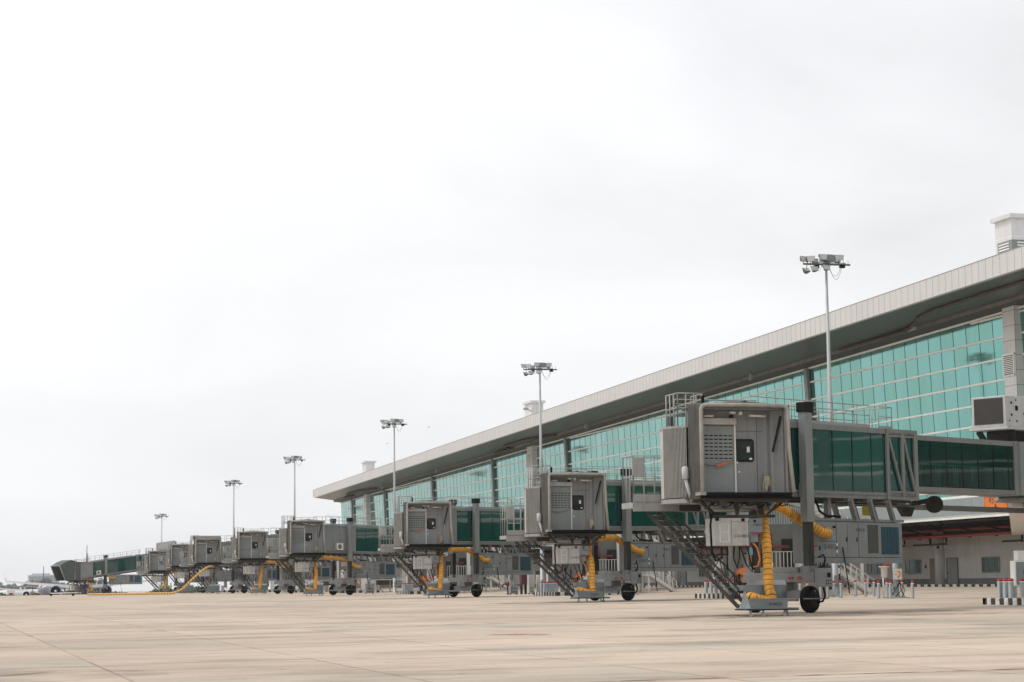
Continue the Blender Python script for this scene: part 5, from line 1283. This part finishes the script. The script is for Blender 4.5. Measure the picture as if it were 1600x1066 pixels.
# ------------------------------------------------------------------ floodlight masts
def mast_head(t, Hh, seed):
    rnd = random.Random(seed)
    mb = MB(); mb.beam((-1.75,0,Hh-0.75),(1.85,0,Hh-0.75),0.12,0.12); mb.beam((0,-0.8,Hh-0.75),(0,0.8,Hh-0.75),0.1,0.1); mb.beam((-1.3,-0.55,Hh-0.72),(1.3,-0.55,Hh-0.72),0.06,0.06); mb.lathe([(Hh-0.9,0.25),(Hh-0.6,0.25)],n=14)
    mb.tube([(1.35,0,Hh-0.7),(1.35,0,Hh-0.35)],0.015,5); mb.tube([(1.7,0,Hh-0.7),(1.7,0,Hh-0.4)],0.015,5)
    obj('head_frame', mb, 'lamp_body', t)
    mb = MB(); mb.box(-0.40,-0.3,Hh-0.52,0.65,0.3,Hh-0.08); mb.box(-0.55,-0.1,Hh-0.2,0.5,0.1,Hh-0.02); obj('winch_box', mb, 'panel_grey', t)
    spots = [(-1.75,0.0,-0.40,200,12),(-1.25,-0.3,-0.42,160,15),(-0.78,0.25,-0.50,185,20),(-0.38,-0.45,-0.30,170,10),(0.92,-0.35,-0.30,175,12),(1.0,0.3,-0.38,150,30),(-0.98,-0.2,-1.15,190,30),(-0.18,-0.5,-1.08,180,25),(-1.45,0.2,-1.20,210,50)]
    for (x,y,dz,an,tl) in spots:
        M_ = Matrix.Translation((x,y,Hh+dz)) @ Matrix.Rotation(R(an+rnd.uniform(-12,12)),4,'Z') @ Matrix.Rotation(R(tl),4,'X')
        mb = MB(); mb.add([(-0.31,0.10,0.20),(0.31,0.10,0.20),(0.24,0.10,-0.22),(-0.24,0.10,-0.22),(-0.12,-0.22,0.10),(0.12,-0.22,0.10),(0.10,-0.22,-0.10),(-0.10,-0.22,-0.10)], [(0,1,2,3),(4,7,6,5),(0,4,5,1),(1,5,6,2),(2,6,7,3),(3,7,4,0)], M=M_)
        mb.beam((x,y,Hh+dz-0.05),(x,0 if abs(y)<0.4 else -0.5,Hh-0.72),0.04,0.04)
        f_ = obj('floodlight', mb, 'lamp_body', t)
        mb = MB(); mb.add([(-0.29,0.105,0.185),(0.29,0.105,0.185),(0.225,0.105,-0.205),(-0.225,0.105,-0.205)], [(0,1,2,3)], M=M_); obj('lens', mb, 'lamp_glass', f_)
    mb = MB(); mb.box(-0.86,-0.12,Hh-1.05,-0.56,0.12,Hh-0.80); mb.box(1.05,-0.14,Hh-0.98,1.42,0.14,Hh-0.72); obj('control_gear', mb, 'black', t)
    mb = MB(); mb.lathe([(0,0.10),(0.06,0.15),(0.32,0.15),(0.36,0.05)],(-1.42,0.05,Hh-0.58),n=12); mb.box(-1.43,0.0,Hh-0.72,-1.39,0.1,Hh-0.55); obj('beacon', mb, 'red', t)
    mb = MB()
    for (x0,x1,dp_) in ((0.25,1.25,1.0),(0.15,1.2,0.75),(-0.3,-0.75,0.35)):
        mb.tube([(lerp(x0,x1,q/10),0.05,Hh-0.85-dp_*math.sin(math.pi*q/10)) for q in range(11)],0.012,5)
    obj('cable', mb, 'cable', t)
def build_mast(Y, ztop, label, s=1.0):
    X = 63.3; g = gz(X,Y); Hh = ztop-g
    t = thing('floodlight_mast', label, 'floodlight mast', (X,Y,g), R(random.uniform(-12,12)) , 'floodlight masts along the terminal')
    mb = MB(); mb.lathe([(0,0.42),(0.05,0.42),(0.06,0.24),(Hh*0.35,0.19),(Hh-0.6,0.085)],n=16); obj('pole', mb, 'mast_grey', t)
    mb = MB(); mb.box(-0.16,-0.27,0.8,0.16,-0.2,1.5); obj('access_door', mb, 'panel_grey', t)
    mast_head(t, Hh, int(Y)); return t
for (Y,z,l) in ((134.9,25.05,'tallest looking floodlight mast, rising behind the nearest jet bridge'),(206.1,24.8,'floodlight mast rising above the second nearest jet bridge'),(274.7,24.4,'floodlight mast in front of the left part of the glass wall'),(351.5,24.2,'floodlight mast in open sky just left of the roof end'),(421.8,23.7,'floodlight mast in open sky above the sixth nearest jet bridge'),(549,21.4,'smallest looking floodlight mast, far left in the sky')):
    build_mast(Y, z, l)

# ------------------------------------------------------------------ aircraft
def airliner(loc, rotz, label, nose, fin):
    t = thing('airliner', label, 'airliner', loc, rotz, 'parked airliners')
    r = 1.98; cz = 3.75
    prof = [(-0.1,0.05),(0.2,0.5),(0.7,0.95),(1.5,1.4),(2.8,1.8),(4.5,r),(25,r),(29,1.75),(33,1.1),(36.5,0.35),(37.3,0.1)]
    mb = MB(); mb.lathe(prof,(0,0,cz),(0,1,0),n=28); o = obj('fuselage', mb, ['plane_white'], t)
    # painted belly and nose
    me = o.data; me.materials.append(MAT[nose])
    for p in me.polygons:
        c = p.center
        if (c.z < (cz+1.0 if nose == 'plane_grey' else cz-0.25+c.y*0.02) and c.y < 14) or c.y > 31: p.material_index = 1
    mb = MB(); mb.prism([(-1.15,0.85),(-0.05,0.95),(-0.05,1.35),(-0.9,1.25)],0,0.01,M=Matrix.Translation((0,1.55,cz))@Matrix(((1,0,0,0),(0,-0.3,1,0),(0,1,0,0),(0,0,0,1)))); mb.box(-0.95,1.85,cz+0.72,0.95,2.4,cz+1.2); obj('cockpit_glass', mb, 'black', t)
    for s in (-1,1):
        mb = MB(); rt_ = [(1.6,12.5,3.0),(1.6,19.0,3.0),(17.2,20.2,4.4),(17.2,18.6,4.45)]
        vs_ = []
        for (x,y,z) in rt_: vs_ += [(s*x,y,z-0.14 if x > 5 else z-0.45),(s*x,y,z+0.14 if x > 5 else z+0.35)]
        mb.add(vs_, [(0,2,4,6),(1,7,5,3),(0,1,3,2),(2,3,5,4),(4,5,7,6),(6,7,1,0)]); w_ = obj('wing', mb, 'plane_white', t)
        mb = MB(); mb.beam((s*17.2,19.4,4.4),(s*17.7,20.2,5.3),1.3,0.08,upv=(s,0,0)); mb.beam((s*17.7,20.2,5.3),(s*18.0,20.9,6.7),0.8,0.07,upv=(s,0,0)); obj('sharklet', mb, 'plane_white', w_)
        mb = MB(); mb.lathe([(0,1.22),(0.25,1.34),(1.5,1.36),(3.5,1.05),(4.6,0.6)],(s*5.75,10.6,2.05),(0,1,0),n=24)
        mb.box(s*5.75-0.15,11.5,3.0,s*5.75+0.15,15.5,3.4); e_ = obj('engine', mb, 'plane_white' if nose != 'plane_blue' else 'plane_grey', t)
        mb = MB(); mb.lathe([(-0.03,1.14),(0.05,1.14)],(s*5.75,10.6,2.05),(0,1,0),n=24); obj('intake', mb, 'black', e_)
        mb = MB(); mb.lathe([(-0.35,0.02),(-0.05,0.32)],(s*5.75,10.6,2.05),(0,1,0),n=12); obj('spinner', mb, 'plane_white', e_)
        mb = MB(); mb.add([(s*0.5,33,cz+0.6),(s*0.5,36,cz+0.6),(s*6.2,37,cz+1.2),(s*6.2,35.6,cz+1.2),(s*0.5,33,cz+0.75),(s*0.5,36,cz+0.75),(s*6.2,37,cz+1.3),(s*6.2,35.6,cz+1.3)], [(0,1,2,3),(4,7,6,5),(0,4,5,1),(1,5,6,2),(2,6,7,3),(3,7,4,0)]); obj('tailplane', mb, 'plane_white', t)
        mb = MB(); mb.tube([(s*3.8,17.2,2.9),(s*3.8,17.2,0.6)],0.16,8); mb.tube([(s*3.8,17.2,1.2),(s*2.6,17.2,2.8)],0.09,6); ge = obj('main_gear', mb, 'galv', t)
        mb = MB()
        for q in (-0.45,0.45): mb.lathe([(-0.18,0.5),(-0.15,0.58),(0.15,0.58),(0.18,0.5)],(s*3.8+q,17.2,0.58),(1,0,0),n=16)
        obj('tyre', mb, 'rubber', ge)
    mb = MB(); mb.tube([(0,5.1,2.2),(0,5.1,0.4)],0.1,8); mb.lathe([(-0.3,0.36),(0.3,0.36)],(0,5.1,0.38),(1,0,0),n=14); obj('nose_gear', mb, 'galv', t)
    mb = MB(); mb.add([(-0.16,30.2,cz+1.5),(0.16,30.2,cz+1.5),(0.16,36.6,cz+1.3),(-0.16,36.6,cz+1.3),(-0.10,35.6,11.8),(0.10,35.6,11.8),(0.10,37.6,11.8),(-0.10,37.6,11.8)], [(0,3,2,1),(4,5,6,7),(0,1,5,4),(1,2,6,5),(2,3,7,6),(3,0,4,7)])
    obj('fin', mb, fin, t)
    return t
airliner((36.9,478.0,-0.75), R(-5), 'white airliner with a dark blue nose, seen head on beside the farthest cab', 'plane_blue', 'plane_white')
airliner((42.2,700.0,-1.85), R(-3), 'airliner with grey blue belly and blue fin, head on at the far left', 'plane_grey', 'plane_blue')
airliner((66.0,900.0,-3.6), R(90), 'distant white airliner seen side on, below the farthest jet bridge', 'plane_white', 'plane_white')

# ------------------------------------------------------------------ people, tow bar, truck, birds, distance
def person(loc, rotz, label, pose):
    t = thing('person', label, 'person', loc, rotz)
    J = {'pel':(0,0,0.95),'spine':(0,0.01,1.18),'chest':(0,0.02,1.38),'neck':(0,0.01,1.50),'head0':(0,-0.01,1.60),'head':(0,-0.01,1.70),
         'hl':(-0.10,0,0.90),'kl':(-0.12,-0.03-pose*0.08,0.50),'al':(-0.13,0.02,0.08),'tl':(-0.14,-0.15,0.03),
         'hr':(0.10,0,0.90),'kr':(0.12,-0.03,0.50),'ar':(0.14,0.05+pose*0.1,0.08),'tr':(0.15,-0.12,0.03),
         'sl':(-0.20,0.02,1.40),'el':(-0.27,0.0,1.12),'wl':(-0.27,-0.10-pose*0.08,0.88),'fl':(-0.27,-0.13,0.79),
         'sr':(0.20,0.02,1.40),'er':(0.28,0.0,1.12),'wr':(0.26,-0.18,1.0-pose*0.1),'fr':(0.25,-0.26,0.99)}
    Rd = dict(pel=.15,spine=.13,chest=.15,neck=.06,head0=.08,head=.095,hl=.10,kl=.065,al=.045,tl=.04,hr=.10,kr=.065,ar=.045,tr=.04,sl=.07,el=.048,wl=.035,fl=.03,sr=.07,er=.048,wr=.035,fr=.03)
    E_ = [('pel','spine'),('spine','chest'),('chest','neck'),('neck','head0'),('head0','head'),('pel','hl'),('hl','kl'),('kl','al'),('al','tl'),('pel','hr'),('hr','kr'),('kr','ar'),('ar','tr'),('chest','sl'),('sl','el'),('el','wl'),('wl','fl'),('chest','sr'),('sr','er'),('er','wr'),('wr','fr')]
    keys = list(J); me = bpy.data.meshes.new('body'); me.from_pydata([J[q] for q in keys], [(keys.index(a),keys.index(b)) for a,b in E_], [])
    for s_, wk in ((-1,'fl'),(1,'fr')): pass
    o = bpy.data.objects.new('body', me); COL.objects.link(o)
    o.modifiers.new('skin','SKIN')
    for q, kx in enumerate(keys): me.skin_vertices[0].data[q].radius = (Rd[kx], Rd[kx])
    me.skin_vertices[0].data[0].use_root = True
    sb = o.modifiers.new('sub','SUBSURF'); sb.levels = 1; sb.render_levels = 1
    dg = bpy.context.evaluated_depsgraph_get(); m2 = bpy.data.meshes.new_from_object(o.evaluated_get(dg)); bpy.data.objects.remove(o)
    for q in ('skin','vest','trousers'): m2.materials.append(MAT[q])
    for p in m2.polygons:
        z = p.center.z; p.use_smooth = True
        p.material_index = 0 if (z > 1.49 or (abs(p.center.x) > 0.2 and z < 1.02 and z > 0.7)) else (1 if z > 0.93 else 2)
    b = bpy.data.objects.new('body', m2); link(b, t)
    for s_, bx_ in ((-1,(-0.27,-0.13,0.79)),(1,(0.25,-0.26,0.99))):
        mb = MB()
        for q in range(5): mb.tube([(bx_[0]+(q-2)*0.016,bx_[1],bx_[2]),(bx_[0]+(q-2)*0.019,bx_[1]-0.02,bx_[2]-0.05-0.01*(2-abs(q-2)))],0.007,5)
        obj('hand', mb, 'skin', t)
    mb = MB(); mb.lathe([(-0.02,0.098),(0.06,0.09),(0.10,0.04)],(0,0.0,1.71),n=12); obj('cap', mb, 'hair', t)
    return t
def onx(px_, Y):  # helper: world X seen at a photo column, used once to place the small far figures
    return 0
person((39.2,340.0,gz(39.2,340)), R(20), 'person in a lime hi vis vest and dark trousers standing left, by the seventh cart', 1.0)
person((41.0,342.0,gz(41.0,342)), R(-60), 'person in a lime hi vis vest standing right, closer to the cart wheels', 0.0)
tb = thing('tow_bar', 'white aircraft tow bar on small black wheels lying left of the yellow hose', 'tow bar', (22.6,332.0,gz(22.6,332)), R(-5))
mb = MB(); mb.tube([(-1.6,0,0.42),(2.6,0,0.50)],0.09,8); mb.tube([(2.6,0,0.5),(3.2,0,0.45)],0.05,6); obj('bar', mb, 'white_paint', tb)
for x in (-1.5, 1.9):
    mb = MB(); mb.lathe([(-0.08,0.2),(0.08,0.2)],(x,-0.1,0.2),(0,1,0),n=14); obj('wheel', mb, 'rubber', tb)
tk = thing('box_truck', 'small white box truck parked before the green hedge at the far left', 'truck', (21.1,470.0,gz(21.1,470)))
tk.scale = (0.7,0.7,0.62)
mb = MB(); mb.box(-1.2,-3,0.9,1.2,3,2.6); obj('box', mb, 'white_paint', tk, bevel=0.05)
mb = MB(); mb.box(-1.1,3.0,0.6,1.1,4.6,2.1); obj('cab', mb, 'white_paint', tk, bevel=0.15)
mb = MB(); mb.box(-0.6,-3.03,0.95,0.6,-3.002,1.4); obj('rear_opening', mb, 'black', tk)
for (x,y) in ((-1,-2),(1,-2),(-1,3.6),(1,3.6)):
    mb = MB(); mb.lathe([(-0.14,0.42),(0.14,0.42)],(x,y,0.42),(1,0,0),n=14); obj('wheel', mb, 'rubber', tk)
# far light pole
lp = thing('approach_pole', 'brown pole with stacked fittings standing between the head on airliner and the hazy block', 'pole', (33.0,600.0,gz(33,600)))
mb = MB(); mb.lathe([(0,0.35),(0.1,0.12),(5.9,0.07)],n=10); obj('pole', mb, 'steel_brown', lp)
mb = MB(); mb.box(-0.7,-0.2,3.9,0.7,0.2,4.3); mb.box(-0.5,-0.3,1.6,0.5,0.3,2.3); mb.box(-0.3,-0.2,4.4,0.3,0.2,4.7); obj('fitting', mb, 'crate', lp)
# small approach structure with antenna behind the farthest bridge roof
an = thing('antenna_mast', 'thin dark antenna mast with a lattice base rising behind the farthest cab', 'antenna', (39.9,500.0,gz(39.9,500)))
mb = MB(); mb.tube([(0,0,0),(0,0,6.5)],0.35,8); mb.tube([(0,0,6.5),(0.1,0,12.3)],[0.16,0.07],6); mb.tube([(0.25,0,6.0),(0.3,0,10.2)],0.09,6)
obj('mast', mb, 'steel_brown', an)
mb = MB()
for q in range(6): mb.beam((-0.5,0,6.0+q*0.55),(0.5,0,6.3+q*0.55),0.06,0.06); mb.beam((0.5,0,6.0+q*0.55),(-0.5,0,6.3+q*0.55),0.06,0.06)
for x in (-0.5,0.5): mb.beam((x,0,5.6),(x,0,9.4),0.08,0.08)
obj('lattice', mb, 'galv', an)
def bird(loc, rz, label, s):
    t = thing('bird', label, 'bird', loc, rz, 'birds in the sky')
    mb = MB(); mb.tube([(0,-0.22*s,0),(0,-0.12*s,0.02*s),(0,0.05*s,0.0),(0,0.25*s,-0.01*s)],[0.02*s,0.06*s,0.055*s,0.015*s],8)
    for q in (-1,1):
        mb.add([(q*0.03*s,-0.10*s,0.02*s),(q*0.03*s,0.08*s,0.02*s),(q*0.35*s,0.06*s,0.16*s),(q*0.35*s,-0.10*s,0.16*s),(q*0.75*s,0.10*s,0.04*s),(q*0.5*s,-0.02*s,0.12*s)], [(0,1,2,3),(3,2,4),(3,4,5)])
    obj('body', mb, 'bird', t)
bird((36.0,145.0,12.9), R(40), 'tiny bird in the sky just right of the third mast', 0.3)
bird((36.3,160.0,12.75), R(-60), 'tiny bird just left of the third mast, lower than its head', 0.25)
# hedge line and far trees
def foliage(name, x0, x1, y, z0, h, n, mname, label, cat, sz):
    rnd = random.Random(name); mb = MB()
    for q in range(n):
        x = rnd.uniform(x0,x1); zz_ = rnd.random()**0.7; hh_ = h*(0.75+0.25*math.sin(x*0.13)+0.15*math.sin(x*0.41)); c = Vector((x, y+rnd.uniform(-6,6), z0+zz_*hh_))
        for w_ in range(4):
            a = Vector((rnd.uniform(-1,1),rnd.uniform(-1,1),rnd.uniform(-1,1))).normalized()*sz; b = Vector((rnd.uniform(-1,1),rnd.uniform(-1,1),rnd.uniform(-1,1))).normalized()*sz
            o_ = c+Vector((rnd.uniform(-sz,sz),rnd.uniform(-sz,sz),rnd.uniform(-sz,sz))); mb.add([o_-a-b*0.5,o_+a-b*0.5,o_+b], [(0,1,2)])
    o = obj(name, mb, mname); tag(o, label, cat, None, 'stuff'); return o
foliage('hedge', -60, 150, 840, -3.2, 4.6, 5000, 'hedge', 'low green hedge along the far edge of the apron', 'hedge', 0.8)
foliage('distant_trees', -160, 160, 1800, -3.5, 11.0, 3500, 'far_tree', 'pale distant tree line fading in haze', 'trees', 3.0)
def tower(x, y, w_, h_, lb, nb=10):
    t = thing('apartment_block', lb, 'building', (x,y,-3), 0.0, 'hazy blocks on the horizon')
    mb = MB(); mb.box(-w_/2,-8,0,w_/2,8,h_); mb.box(-w_/2+w_*0.12,-7,h_,w_*0.2,7,h_+h_*0.07); obj('wall', mb, 'far_building_hazed', t)
    mb = MB()
    for r_ in range(nb):
        z = 2+r_*(h_-3)/nb; mb.box(-w_/2+1,-8.06,z,w_/2-1,-8.01,z+(h_-3)/nb*0.45)
    obj('window_band', mb, 'grey_grille', t)
tower(150,2500,36,23.5,'tall hazy pale block standing behind the head on airliners')
tower(250,2900,30,16,'low hazy block right of the tall hazy block',6)
tower(20,2700,60,10,'long low hazy building at the far left edge',4)

# ------------------------------------------------------------------ haze
HAZE = 0.00010
if HAZE:
    mb = MB(); mb.box(-1500,-150,-6,1500,3300,60)
    o = obj('haze', mb, 'white_paint'); o['kind'] = 'stuff'
    M = bpy.data.materials.new('haze_air'); M.use_nodes = True; t = M.node_tree; t.nodes.clear()
    ou = N(t,'ShaderNodeOutputMaterial'); pv = N(t,'ShaderNodeVolumePrincipled'); pv.inputs['Color'].default_value = (0.98,0.985,0.99,1); pv.inputs['Density'].default_value = HAZE
    t.links.new(pv.outputs[0], ou.inputs['Volume']); o.data.materials.clear(); o.data.materials.append(M)
